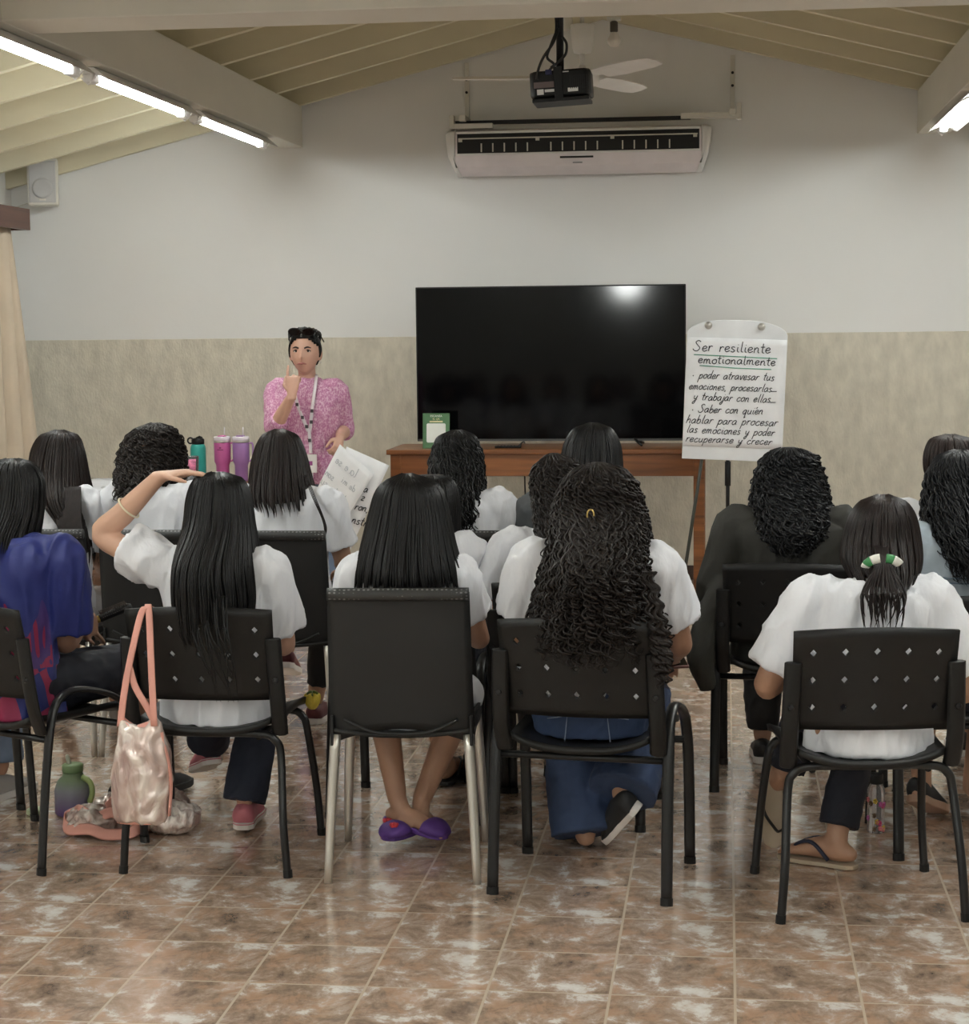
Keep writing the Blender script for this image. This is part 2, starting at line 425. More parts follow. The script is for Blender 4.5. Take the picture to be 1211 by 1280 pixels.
def script_strokes(text, x, y, h, slant=.12, width=None, jit=.05, mirror=False):
    """polylines for one handwritten line; x,y start of baseline, h = x-height"""
    out = []; cx = 0.
    acc = {'á': 'a', 'é': 'e'}
    for ch in text:
        if ch == ' ': cx += .95; continue
        base = acc.get(ch, ch)
        adv, sts = GL[base]
        dy = random.uniform(-jit, jit)
        for st in sts:
            p = crom(np.array(st), 4) if len(st) > 2 else np.array(st, float)
            out.append(np.stack([cx+p[:, 0]+slant*p[:, 1], p[:, 1]+dy], 1))
        if ch in acc: out.append(np.array([(cx+.5, 1.35), (cx+.8, 1.75)]))
        cx += adv+.12
    k = h if width is None else width/cx
    return [np.stack([(x+(cx*k-q[:, 0]*k if mirror else q[:, 0]*k)), y+q[:, 1]*h], 1) for q in out]
def ink(g, strokes, mtx, r, flat=.0008):
    for s in strokes:
        pts = [mtx @ Vector((a, b, 0)) for a, b in s]
        nrm = (mtx.to_3x3() @ Vector((0, 0, 1))).normalized()
        g.tube(pts, [(flat, r)]*len(pts), 6, side=tuple(nrm))

# ------------------------------------------------------------------ air conditioner
t = thing('air_conditioner', 'long white split air conditioner hung high on the end wall with its black louvre open', 'air conditioner', (-.925, YB, 2.60))
# profile in y (towards the room is negative) and z
prof = [(-.03, .285), (-.20, .285), (-.235, .27), (-.245, .24), (-.245, .115), (-.225, .05), (-.17, .008), (-.10, 0), (-.03, .02)]
def ac_ring(x, k, dz=0):
    cy, cz = -.12, .15
    return [(x, cy+(y-cy)*k, cz+(z-cz)*k+dz) for y, z in prof]
g = G().rings([ac_ring(-.775, 1), ac_ring(.775, 1)])
obj('body', g, 'pink_white_plastic', t, bevel=.006)
for s in (-1, 1):
    r = [ac_ring(s*.776, 1.03), ac_ring(s*.80, 1.03), ac_ring(s*.825, .98), ac_ring(s*.835, .90)]
    r = [[(s*(abs(x)-(.060*max(0, (.15-z)/.15) if k else 0)), y, z) for x, y, z in q_] for k, q_ in enumerate(r)]
    obj('side_cover', G().rings(r), 'white_plastic', t, bevel=.008)
obj('louvre_opening', G().box((-.76, -.2475, .132), (.76, -.243, .262)), 'dark_slot', t)
g = G().box((-.765, -.258, .256), (.765, -.244, .272))
obj('louvre_frame', g, 'white_plastic', t, bevel=.003)
obj('louvre_frame', G().box((-.765, -.258, .122), (.765, -.244, .134)), 'white_plastic', t, bevel=.003)
fl = obj('flap', G().box((-.75, -.262, .222), (.75, -.250, .230)), 'off_white', t, bevel=.002)
for x in (-.74, -.25, .22, .735):
    obj('flap_arm', G().box((x-.012, -.256, .206), (x+.012, -.246, .23)), 'off_white', fl)
for c in (-.46, -.02, .43):
    for k in range(5):
        x = c+(k-2)*.073
        obj('vane', G().box((x-.004, -.256, .142), (x+.004, -.247, .195)), 'off_white', t)
obj('display_window', G().box((-.11, -.2475, .094), (.10, -.238, .106), Matrix.Translation((0, 0, 0))), 'dark_slot', t, bevel=.002)
obj('badge', G().box((-.03, -.238, .062), (.03, -.226, .070)), mat('grey_badge', (.3, .3, .31), .4), t, bevel=.001)
br = thing('wall_bracket', 'white steel bracket frame carrying the air conditioner on the end wall', 'bracket', (-.84, YB, 2.86))
for s, x in ((-1, -.81), (1, .88)):
    obj('upright', G().box((x-.014, -.022, .10), (x+.014, 0, .47)), 'off_white', br, bevel=.002)
    a = obj('arm', G().box((x-.02, -.26, .075), (x+.02, 0, .115)), 'off_white', br, bevel=.003)
    obj('bolt', G().lathe([(.009, 0), (.009, .008)], (x, -.03, .36), 10, Matrix.Rotation(PI/2, 3, 'X')), 'iron', br)
    obj('bolt', G().lathe([(.009, 0), (.009, .008)], (x, -.03, .28), 10, Matrix.Rotation(PI/2, 3, 'X')), 'iron', br)
obj('rail', G().box((-.86, -.215, .058), (.62, -.18, .082)), 'dark_slot', br)
obj('rail', G().box((-.88, -.245, .03), (-.62, -.19, .062)), 'off_white', br, bevel=.003)
obj('rail', G().box((.56, -.245, .06), (.93, -.19, .094)), 'off_white', br, bevel=.003)
obj('end_plate', G().box((.905, -.25, .05), (.935, -.18, .15)), 'off_white', br, bevel=.003)
obj('end_plate', G().box((-.895, -.25, .03), (-.865, -.18, .115)), 'off_white', br, bevel=.003)

# ------------------------------------------------------------------ ceiling fan, projector, bulb lamp
FZ = 2.865
t = thing('ceiling_fan', 'white three-bladed ceiling fan hanging behind the projector', 'ceiling fan', (-.705, 9.6, FZ))
obj('motor', G().lathe([(.001, -.075), (.04, -.07), (.055, -.045), (.085, -.03), (.085, .02), (.06, .035), (.02, .045), (.014, .06)], n=28), 'white_plastic', t, smooth=True)
obj('down_rod', G().tube([(0, 0, .04), (0, 0, .14)], .013, 12), 'white_plastic', t, smooth=True)
obj('canopy', G().lathe([(.02, .115), (.042, .12), (.048, .14), (.062, .25), (.058, .256), (.001, .256)], n=24), 'white_plastic', t, smooth=True)
obj('hanger_rod', G().tube([(0, 0, .25), (0, 0, zj(-.705)-FZ+JD)], .011, 12), 'off_white', t, smooth=True)
obj('hook_bracket', G().box((-.07, -.02, .24), (-.02, .02, .60), Matrix.Rotation(-.10, 4, 'Y')), 'off_white', t, bevel=.004)
for a in (186, 66, -54):
    mx = Matrix.Rotation(math.radians(a), 4, 'Z') @ Matrix.Rotation(math.radians(-13), 4, 'X')
    out = [(.16, -.055), (.30, -.066), (.55, -.06), (.635, -.045), (.65, 0), (.635, .045), (.55, .06), (.30, .066), (.16, .055)]
    b = obj('blade', G().prism(out, .006, mx), 'white_plastic', t, bevel=.001)
    obj('blade_iron', G().prism([(.06, -.02), (.2, -.035), (.2, .035), (.06, .02)], .004, mx @ Matrix.Translation((0, 0, .006))), 'white_plastic', b)
    for px_, py_ in ((.17, .02), (.19, -.02)): obj('screw', G().lathe([(.005, 0), (.005, .004)], n=8, mtx=mx @ Matrix.Translation((px_, py_, .008))), 'iron', b)

PY = 8.8
t = thing('projector', 'black projector on a ceiling pole in front of the fan', 'projector', (-.735, PY, 2.64))
tilt = Matrix.Rotation(math.radians(-3), 4, 'Y')
g = G()
hw, hd = .137, .11
rect = [(-hw+.02, -hd), (hw-.02, -hd), (hw, -hd+.03), (hw, hd-.03), (hw-.02, hd), (-hw+.02, hd), (-hw, hd-.03), (-hw, -hd+.03)]
g.prism(rect, .118, tilt @ Matrix.Translation((0, 0, .03)))
obj('body', g, 'black_plastic', t, bevel=.012, seg=3)
obj('base_plate', G().box((-.128, -.12, .008), (.128, .10, .024), tilt), 'black_plastic', t, bevel=.003)
g = G()
for k in range(9): g.box((.045+k*.009, -.113, .06), (.049+k*.009, -.1095, .12), tilt)
obj('vent_grille', g, 'dark_slot', t)
obj('rating_label', G().box((-.118, -.1125, .072), (-.012, -.109, .098), tilt), mat('grey_label', (.16, .12, .12), .6), t)
for x0, x1, z0, z1 in ((-.105, -.075, .042, .066), (-.07, -.024, .052, .064), (.034, .08, .047, .064), (.015, .042, .134, .139)):
    obj('sticker', G().box((x0, -.1125, z0), (x1, -.109, z1), tilt), 'white_plastic', t)
obj('lens', G().lathe([(.032, 0), (.03, .02), (.001, .018)], (.06, hd-.004, .09), 20, Matrix.Rotation(-PI/2, 3, 'X')), 'screen', t)
obj('mount_strap', G().box((-.026, -.122, .01), (.012, -.108, .16), tilt), 'black_plastic', t, bevel=.002)
zt = zj(-.735)+JD-2.64
obj('pole', G().tube([(-.005, -.09, .14), (-.005, -.09, zt)], .017, 12), 'iron', t, smooth=True)
for pts in ([(-.01, -.112, .32), (-.035, -.12, .26), (-.075, -.122, .205), (-.10, -.12, .15), (-.108, -.115, .105)],
            [(-.012, -.112, .33), (-.045, -.12, .25), (-.06, -.122, .2), (-.03, -.12, .17), (-.05, -.118, .145)],
            [(.008, -.11, .29), (.026, -.112, .26), (.022, -.112, .215), (-.01, -.118, .18), (-.045, -.116, .155)],
            [(-.022, -.10, .5), (-.022, -.105, .4), (-.02, -.11, .32), (-.04, -.118, .26)]):
    obj('cable', G().tube(pts, .006, 8, sub=6), 'cable', t, smooth=True)
obj('plug', G().box((-.062, -.126, .128), (-.034, -.108, .15), tilt), mat('blue_plug', (.015, .02, .10), .4), t, bevel=.003)

t = thing('bulb_lamp', 'small unlit bulb in a holder under the ridge right of the fan', 'lamp', (-.56, 9.8, 3.07))
obj('bulb', G().lathe([(.001, -.032), (.022, -.028), (.033, -.01), (.033, .005), (.02, .03), (.014, .045)], n=20), mat('frosted_bulb', (.75, .72, .68), .35), t, smooth=True)
obj('socket', G().lathe([(.016, .04), (.02, .045), (.02, .09), (.014, .095)], n=16), mat('dark_brass', (.10, .085, .07), .4), t, smooth=True)
obj('stem', G().tube([(0, 0, .09), (0, 0, zj(-.56)+JD-3.07)], .012, 10), 'off_white', t, smooth=True)
obj('mounting_plate', G().box((-.035, -.03, .10), (.035, .03, .115)), 'off_white', t, bevel=.003)

# ------------------------------------------------------------------ wall speaker, pelmet, curtain
t = thing('wall_speaker', 'small off-white loudspeaker on the end wall in the left corner', 'speaker', (-4.42, 12.18, 2.46))
mx = Matrix.Rotation(math.radians(12), 4, 'Z')
obj('cabinet', G().prism([(-.10, -.09), (.10, -.09), (.08, .10), (-.08, .10)], .30, mx), 'off_white', t, bevel=.010)
obj('grille', G().box((-.085, -.096, .018), (.085, -.088, .285), mx), 'grille', t, bevel=.004)
obj('woofer_ring', G().lathe([(.06, 0), (.066, .003), (.066, .005), (.05, .004)], n=28, mtx=mx @ Matrix.Translation((0, -.096, .11)) @ Matrix.Rotation(PI/2, 4, 'X')), 'grille', t, smooth=True)
obj('badge', G().box((-.02, -.099, .03), (.02, -.095, .042), mx), 'off_white', t, bevel=.001)
obj('wall_mount', G().box((-.03, .08, .10), (.03, .19, .2), Matrix.Rotation(0, 4, 'Z')), 'off_white', t)
obj('cable', G().tube([(-.05, .08, .05), (-.15, .1, .03), (-.26, .14, .0)], .004, 8, sub=4), 'off_white', t, smooth=True)

t = thing('curtain_pelmet', 'dark reddish wooden pelmet along the left wall above the curtain', 'pelmet', (XL, 11.9, 2.29))
obj('front_board', G().box((.27, -5.2, 0), (.30, 0, .135)), 'wood_dark', t, bevel=.003)
obj('end_board', G().box((0, -.025, 0), (.27, 0, .135)), 'wood_dark', t, bevel=.003)
obj('top_board', G().box((0, -5.2, .115), (.27, -.025, .135)), 'wood_dark', t)
obj('curtain_rail', G().box((.10, -5.15, .075), (.16, -.06, .115)), 'off_white', t)
def curtain_mesh():
    # folds along y, widening slightly towards the hem
    g = G(); n = 260; rows = 12
    y0, y1 = -4.9, -.12
    top = []
    for j in range(rows+1):
        v = j/rows; ring = []
        for i in range(n):
            u = i/(n-1)
            y = y1+(y0-y1)*u+.03*math.sin(u*55)*(1-v)
            ph = u*270+.5*math.sin(u*90)
            amp = .055+.02*v
            x = .15+amp*math.sin(ph+.6*math.sin(u*37))+.02*math.sin(u*60+2*v)+.17*v*math.exp(-u*22)
            y += .10*v*math.exp(-u*40)
            ring.append((x, y, 2.36*(1-v)+.03*v))
        top.append(ring)
    o = 0
    vs = [p for r in top for p in r]; fs = [(j*n+i, j*n+i+1, (j+1)*n+i+1, (j+1)*n+i) for j in range(rows) for i in range(n-1)]
    g.add(vs, fs); return g
c = obj('curtain', curtain_mesh(), 'curtain', smooth=True, loc=(XL, 11.9, 0))
sm = c.modifiers.new('thickness', 'SOLIDIFY'); sm.thickness = .004
tag(c, 'beige pleated curtain hanging at the left edge under the wooden pelmet', 'curtain')

# ------------------------------------------------------------------ console table, television, sign
t = thing('console_table', 'long reddish wooden table against the end wall under the television', 'table', (-1.06, 11.58, 0))
obj('tabletop', G().box((-.96, -.30, .885), (.965, .30, .915)), 'wood', t, bevel=.004)
obj('front_apron', G().box((-.935, -.285, .755), (.935, -.262, .885)), 'wood', t, bevel=.002)
obj('back_apron', G().box((-.935, .262, .755), (.935, .285, .885)), 'wood', t, bevel=.002)
for s in (-1, 1):
    obj('side_apron', G().box((s*.91-.012, -.262, .755), (s*.91+.012, .262, .885)), 'wood', t)
    for q in (-1, 1):
        obj('leg', G().box((s*.905-.032, q*.258-.03, 0), (s*.905+.032, q*.258+.03, .885)), 'wood', t, bevel=.003)
t = thing('television', 'large black flat-screen television standing on the wooden console table', 'television', (-1.06, 11.62, .916))
obj('casing', G().box((-.822, -.012, .03), (.822, .028, .972)), 'black_plastic', t, bevel=.004)
obj('electronics_box', G().box((-.45, .028, .06), (.45, .062, .55)), 'black_plastic', t, bevel=.01)
obj('screen', G().box((-.814, -.0145, .046), (.814, -.011, .964)), 'screen', t)
obj('bottom_trim', G().box((-.82, -.0155, .03), (.82, -.010, .042)), mat('dark_metal_trim', (.10, .10, .10), .35, metal=.6), t)
for s in (-1, 1):
    obj('foot', G().tube([(s*.56, -.12, .010), (s*.52, -.02, .035), (s*.50, .01, .06), (s*.52, .05, .035), (s*.56, .13, .010)], .008, 8, sub=3), 'iron', t, smooth=True)
c = obj('power_cable', G().tube([(-1.24, 11.60, .925), (-1.245, 11.50, .922), (-1.25, 11.90, .92), (-1.255, 11.93, .8), (-1.25, 11.94, .4), (-1.26, 12.0, .10), (-1.3, 12.2, .01)], .005, 8, sub=6), 'cable', smooth=True)
tag(c, 'thin black cable hanging behind the wooden console table', 'cable')
t = thing('remote_control', 'small black remote lying on the console table in front of the television', 'remote control', (-1.30, 11.42, .915), .1)
obj('case', G().box((-.08, -.02, 0), (.08, .02, .014)), 'black_plastic', t, bevel=.005)
g = G()
for i in range(6):
    for j in (-1, 0, 1): g.lathe([(.004, .014), (.004, .0165)], (-.06+i*.02, j*.011, 0), 8)
obj('buttons', g, 'grey_plastic', t)

t = thing('table_sign', 'small green upright sign with a white panel standing at the left end of the television', 'sign', (-1.735, 11.40, .915), 0)
tl = Matrix.Rotation(math.radians(-6), 4, 'X')
obj('panel', G().box((-.082, 0, 0), (.082, .006, .213), tl), mat('green_card', (.055, .17, .06), .35, var=.15, vscale=(9, 9, 9)), t, bevel=.002)
obj('foot', G().box((-.07, 0, 0), (.07, .07, .006)), mat('clear_green', (.05, .12, .05), .3), t)
w = mat('white_print', (.82, .86, .80), .5); yl = mat('pale_yellow_print', (.72, .68, .36), .5)
for body, z, s, mm in (('ESCANEA', .196, .017, w), ('EL QR', .178, .016, yl), ('AQUÍ', .163, .010, yl)):
    if body == 'AQUÍ':
        obj('printed_bar', G().box((-.04, -.0012, .158), (.04, 0, .167), tl), yl, t); continue
    me = text_mesh(body, s, tl @ YZ(0, -.0006, z)); me.materials.append(mm); mobj('lettering', me, t)
pan = [(-.058+.006, .036), (.058-.006, .036), (.058, .042), (.058, .146), (.052, .152), (-.052, .152), (-.058, .146), (-.058, .042)]
obj('white_panel', G().prism(pan, .0014, tl @ YZ(0, -.0016, 0)), w, t)

# ------------------------------------------------------------------ flip-chart easel
t = thing('flipchart_easel', 'white flip-chart board on a black tripod right of the television', 'easel', (.035, 11.0, 0))
rt = Matrix.Translation((0, 0, .868)) @ Matrix.Rotation(math.radians(-1.2), 4, 'X') @ Matrix.Rotation(math.radians(2.4), 4, 'Y')
out = [(-.284, 0), (.284, 0), (.284, .715)] + [(.284*math.cos(a)**.8, .715+.085*math.sin(a)) for a in np.linspace(.15, PI/2, 8)] + [(-.284*abs(math.cos(a))**.8, .715+.085*math.sin(a)) for a in np.linspace(PI/2, PI-.15, 8)][1:] + [(-.284, .715)]
obj('board', G().prism(out, .014, rt @ YZ(0, -.007, 0)), 'board', t, bevel=.003)
for x in (-.165, .135):
    k = obj('clamp_knob', G().lathe([(.001, 0), (.02, .0), (.022, .012), (.016, .02), (.014, .032), (.001, .034)], n=18, mtx=rt @ Matrix.Translation((x, -.008, .765)) @ Matrix.Rotation(PI/2, 4, 'X')), 'alu', t, smooth=True)
obj('pole', G().tube([(-.022, .03, 1.3), (-.022, .03, .02)], .011, 10), 'iron', t, smooth=True)
obj('sleeve', G().tube([(-.022, .03, .86), (-.022, .03, .72)], .017, 12), 'black_plastic', t, smooth=True)
obj('leg', G().tube([(-.13, .09, 1.15), (-.195, .04, .70), (-.30, -.05, .012)], .010, 10), mat('dark_olive_tube', (.05, .055, .045), .4), t, smooth=True)
obj('leg', G().tube([(-.022, .03, .5), (-.03, .32, .012)], .010, 10), 'iron', t, smooth=True)
obj('leg', G().tube([(-.022, .03, .30), (.16, -.10, .012)], .010, 10), 'iron', t, smooth=True)
obj('rubber_foot', G().ball((-.30, -.05, .014), .014), 'black_plastic', t, smooth=True)
obj('rubber_foot', G().ball((-.022, .03, .014), .014), 'black_plastic', t, smooth=True)
sh = thing('flipchart_sheet', 'large handwritten sheet of paper clamped on the white flip-chart board', 'paper', (.035, 11.0, 0))
s0 = rt
def sheet_grid(w, z0, z1, y, bow=.004, nx=10, nz=16, mtx=Matrix()):
    vs, fs = [], []
    for j in range(nz+1):
        for i in range(nx+1):
            x = -w+2*w*i/nx; z = z0+(z1-z0)*j/nz
            vs.append(mtx @ Vector((x, y-bow*abs(math.sin(3*x/w+j*.3)), z)))
    for j in range(nz):
        for i in range(nx): a = j*(nx+1)+i; fs.append((a, a+1, a+nx+2, a+nx+1))
    return G().add(vs, fs)
so = obj('paper', sheet_grid(.281, .075, .695, -.0105, .0015, mtx=s0), 'paper', sh, smooth=True)
so.modifiers.new('t', 'SOLIDIFY').thickness = .0015
lines = [('Ser resiliente', -.245, .618, .030, .44), ('emotionalmente', -.215, .548, .026, .44), ('* poder atravesar tus', -.25, .462, .024, .47),
         ('emociones, procesarlas-', -.262, .398, .023, .50), ('y trabajar con ellas-', -.235, .338, .024, .47), ('* Saber con quién', -.245, .268, .024, .41),
         ('hablar para procesar', -.27, .205, .025, .52), ('las emociones y poder', -.265, .150, .024, .50), ('recuperarse y crecer', -.268, .098, .023, .49)]
mxi = s0 @ YZ(0, -.0135, 0)
for k, (tx, x, z, h, wd) in enumerate(lines):
    g = G(); ink(g, script_strokes(tx, x, z, h, .1 if k < 2 else .35, wd, .07), mxi, .0026 if k > 1 else .0030)
    obj('handwritten_line', g, 'ink', sh, smooth=True)
for st_ in ([(-.24, .596), (0, .592), (.23, .588)], [(-.205, .535), (0, .527), (.20, .526)]):
    g = G(); ink(g, [np.array(st_)], mxi, .0028); obj('underline', g, 'green_ink', sh, smooth=True)

# ------------------------------------------------------------------ chairs
def perforated_panel(w, z0, z1, depth_fn, th=.010):
    """curved back panel with three staggered rows of diamond holes, as one sheet given thickness"""
    nx, nz = 21, 11
    holes = set()
    for row in (2, 5, 8):
        for c in range(5): holes.add((2+c*4, row))
    g = G(); xs = np.linspace(-1, 1, nx+1); zs = np.linspace(0, 1, nz+1)
    P = lambda u, v: ((u*w*(1-.03*(1-v))), depth_fn(u, v), z0+(z1-z0)*v+.012*(1-u*u)*(v-.0))
    idx = {}
    def vid(u, v):
        k = (round(u, 5), round(v, 5))
        if k not in idx: idx[k] = len(g.v); g.v.append(P(u, v))
        return idx[k]
    for i in range(nx):
        for j in range(nz):
            u0, u1, v0, v1 = xs[i], xs[i+1], zs[j], zs[j+1]
            c = [vid(u0, v0), vid(u1, v0), vid(u1, v1), vid(u0, v1)]
            if (i, j) in holes:
                um, vm = (u0+u1)/2, (v0+v1)/2; a, b = (u1-u0)*.46, (v1-v0)*.43
                d = [vid(um, vm-b), vid(um+a, vm), vid(um, vm+b), vid(um-a, vm)]
                for q in range(4):
                    g.f.append((c[q], c[(q+1) % 4], d[q])); g.f.append((c[(q+1) % 4], d[(q+1) % 4], d[q]))
            else: g.f.append(tuple(c))
    return g

def seat_shell():
    """moulded seat with raised sides and a rolled front, as a closed slab"""
    nx, ny = 16, 14; top = []
    for j in range(ny+1):
        v = j/ny; y = -.205+.425*v
        row = []
        for i in range(nx+1):
            u = -1+2*i/nx
            w = .225-.02*(1-v)**2*1.2
            z = .438+.028*abs(u)**3+.010*v-.02*max(0, v-.85)/.15*.8+.012*(1-v)**3-.012*(1-u*u)*(1-abs(v-.4))
            row.append((u*w, y+.012*(1-u*u)*(-1 if v < .5 else 1)*abs(2*v-1), z))
        top.append(row)
    g = G(); n = nx+1
    vs = [p for r in top for p in r]; k = len(vs)
    vs += [(x*.985, y, z-.02) for x, y, z in vs]
    fs = []
    for j in range(ny):
        for i in range(nx):
            a = j*n+i; fs.append((a, a+1, a+n+1, a+n)); fs.append((k+a, k+a+n, k+a+n+1, k+a+1))
    for i in range(nx):
        fs.append((i, k+i, k+i+1, i+1)); a = ny*n+i; fs.append((a, a+1, k+a+1, k+a))
    for j in range(ny):
        a = j*n; fs.append((a, a+n, k+a+n, k+a)); a = j*n+nx; fs.append((a, k+a, k+a+n, a+n))
    return g.add(vs, fs)

CHAIR_G = 'black perforated plastic stacking chairs'
def iso_chair(label, loc, rz, side_u=True):
    t = thing('stacking_chair', label, 'chair', loc, rz, CHAIR_G)
    dep = lambda u, v: -.195-.055*v-.028*(1-u*u)+.012*(1-v)
    p = obj('backrest', perforated_panel(.225, .532, .812, dep), 'black_plastic', t, smooth=True)
    so = p.modifiers.new('thickness', 'SOLIDIFY'); so.thickness = .009; so.offset = 0
    for s in (-1, 1):
        # moulded arm that carries the backrest
        pts = [(s*.225, -.175, .425), (s*.228, -.205, .50), (s*.226, -.222, .60), (s*.222, -.236, .725)]
        obj('back_support', G().tube(pts, [(.026, .015)]*4, 8, side=(1, 0, 0), sub=3), 'black_plastic', t, bevel=.003)
        obj('pivot_bolt', G().lathe([(.010, 0), (.008, .005), (.001, .006)], (s*.228, -.235, .60), 10, Matrix.Rotation(PI/2, 3, 'X')), 'iron', t)
    obj('seat', seat_shell(), 'black_plastic', t, smooth=True)
    if side_u:
        for s in (-1, 1):
            x = s*.255
            pts = [(x, -.222, .0), (x*.995, -.195, .25), (x*.99, -.165, .44), (x*.985, -.135, .515), (x*.985, -.08, .543), (x*.985, .0, .535), (x*.985, .10, .50), (x*.99, .165, .44), (x, .20, .30), (x, .222, 0)]
            obj('leg_frame', G().tube(pts, [(.017, .0095)]*len(pts), 10, side=(0, 1, .001) if 0 else None, sub=5), 'iron', t, smooth=True)
            for q in (-1, 1):
                obj('foot_cap', G().tube([(x, q*.222, .0), (x, q*.220, .022)], [(.0185, .0115)]*2, 10, side=(1, 0, 0)), 'black_plastic', t)
        obj('seat_rail', G().tube([(-.25, -.165, .405), (.25, -.165, .405)], .011, 8), 'iron', t, smooth=True)
        obj('seat_rail', G().tube([(-.25, .13, .405), (.25, .13, .405)], .011, 8), 'iron', t, smooth=True)
    else:
        for q, zt, yb, yt in ((-1, .425, -.243, -.185), (1, .425, .243, .185)):
            pts = [(-.255, yb, 0), (-.243, yb*.9+yt*.1, .16), (-.228, yt, .355), (-.212, yt, .405), (-.165, yt, zt), (0, yt, zt), (.165, yt, zt), (.212, yt, .405), (.228, yt, .355), (.243, yb*.9+yt*.1, .16), (.255, yb, 0)]
            obj('leg_frame', G().tube(pts, .0125, 10, sub=5), 'iron', t, smooth=True)
            for s in (-1, 1):
                obj('foot_cap', G().tube([(s*.2555, yb*1.003, .0), (s*.254, yb*.995, .024)], .0145, 10), 'black_plastic', t)
        for s in (-1, 1): obj('seat_rail', G().tube([(s*.16, -.185, .415), (s*.16, .185, .415)], .010, 8), 'iron', t, smooth=True)
    return t

def shell_chair(label, loc, rz):
    t = thing('shell_chair', label, 'chair', loc, rz, 'charcoal shell chairs with aluminium legs')
    nu, nv = 18, 16; g = G()
    for j in range(nv+1):
        v = j/nv
        for i in range(nu+1):
            u = -1+2*i/nu
            zb = .408+.050*(1-u*u)
            z = zb+(.872-zb)*v
            y = -.205-.038*v+.022*abs(u)**4*(1-.4*v)+.012*(1-v)**2
            g.v.append((u*(.212-.004*v+.004*(1-v)), y, z))
    n = nu+1
    for j in range(nv):
        for i in range(nu): a = j*n+i; g.f.append((a, a+1, a+n+1, a+n))
    o = obj('backrest', g, 'grey_plastic', t, smooth=True); s = o.modifiers.new('thickness', 'SOLIDIFY'); s.thickness = .008; s.offset = 0
    # rolled and pierced top edge
    pts = [(-.208, -.245, .868), (0, -.252, .868), (.208, -.245, .868)]
    b = obj('rolled_top_edge', G().tube(pts, [(.019, .014)]*3, 14, side=(0, .25, 1), sub=6), 'woven', t, smooth=True)
    # moulded arch line along the lower back
    pts = [(-.17, -.213, .49), (-.09, -.216, .455), (0, -.2175, .447), (.09, -.216, .455), (.17, -.213, .49)]
    obj('arch_rib', G().tube(pts, [(.005, .006)]*5, 8, side=(0, 0, 1), sub=5), 'grey_plastic', t, smooth=True)
    g = G(); ny = 12; top = []
    for j in range(ny+1):
        v = j/ny
        for i in range(nu+1):
            u = -1+2*i/nu
            g.v.append((u*(.212+.01*math.sin(v*PI)), -.20+.43*v, .455-.018*(1-u*u)*(1-v*.5)-.03*max(0, v-.8)/.2))
    for j in range(ny):
        for i in range(nu): a = j*n+i; g.f.append((a, a+1, a+n+1, a+n))
    o = obj('seat', g, 'grey_plastic', t, smooth=True); s = o.modifiers.new('thickness', 'SOLIDIFY'); s.thickness = .012; s.offset = 0
    for sx in (-1, 1):
        obj('side_skirt', G().prism([(-.205, .408), (.20, .435), (.20, .46), (-.205, .50)], .010, Matrix(((0, 0, 1, sx*.207-.005), (1, 0, 0, 0), (0, 1, 0, 0), (0, 0, 0, 1)))), 'grey_plastic', t, bevel=.003)
        for sy in (-1, 1):
            obj('leg', G().tube([(sx*.198, sy*.185, .44), (sx*.21, sy*.205, .25), (sx*.222, sy*.235, .0)], [.0165, .0155, .012], 14, sub=4), 'alu', t, smooth=True)
    return t

def woven_mat():
    m, nt, b = newmat('pierced_charcoal_plastic')
    ch = N(nt, 'ShaderNodeTexVoronoi', i_Vector=objco(nt, (70, 70, 110)), i_Scale=1.0); ch.inputs['Randomness'].default_value = .15
    nt.links.new(ramp(nt, ch.outputs['Distance'], [(.22, (.16, .16, .16)), (.34, (.015, .015, .015))]), b.inputs['Base Color'])
    b.inputs['Roughness'].default_value = .5
    return m
M['woven'] = woven_mat()
d = math.radians
A_CH = shell_chair('charcoal shell chair with aluminium legs in the front row, its whole back to the view', (-.965, 5.695, 0), d(4))
def shell_copy(loc, rz, label): return dup(A_CH, loc, rz, label)
shell_copy((-1.70, 7.25, 0), 0, 'charcoal shell chair of the girl sitting in front of the presenter')
shell_copy((-2.175, 7.27, 0), 0, 'charcoal shell chair of the curly-haired girl with the white table ahead')
shell_copy((-2.65, 7.28, 0), 0, 'charcoal shell chair at the far left, behind the girl with long hair')
shell_copy((-1.03, 7.27, 0), d(2), 'charcoal shell chair of the wet-haired girl before the left end of the television')
shell_copy((-.53, 7.27, 0), d(2), 'charcoal shell chair of the person in grey before the middle of the television')
B_CH = iso_chair('black perforated chair under the person in jeans with the gold hair clip', (-.388, 5.566, 0), d(-7.5))
C_CH = iso_chair('black perforated round-tube chair under the person with the green and white hair tie', (.374, 5.455, 0), d(7.5), side_u=False)
dup(C_CH, (-1.558, 5.735, 0), 0, 'black perforated round-tube chair with the pink bag hung on its back')
dup(B_CH, (-2.182, 5.76, 0), d(-27), 'black perforated chair at the left edge under the person in the blue football shirt')
dup(B_CH, (-.508, 6.345, 0), d(-5), 'black perforated chair half hidden behind the jeans wearer with the gold hair clip')
dup(B_CH, (-1.045, 6.385, 0), d(-5), 'black perforated chair hidden behind the charcoal front-row chair')
dup(B_CH, (.232, 6.865, 0), d(-4), 'black perforated chair of the person in the dark olive jacket')
dup(B_CH, (.755, 6.09, 0), d(7), 'black perforated chair of the person in the pale denim jacket at the right edge')
dup(B_CH, (.80, 7.02, 0), d(3), 'black perforated chair of the short-haired person at the right edge')
dup(B_CH, (-2.705, 6.05, 0), d(-12), 'black perforated chair just outside the left edge of the view')

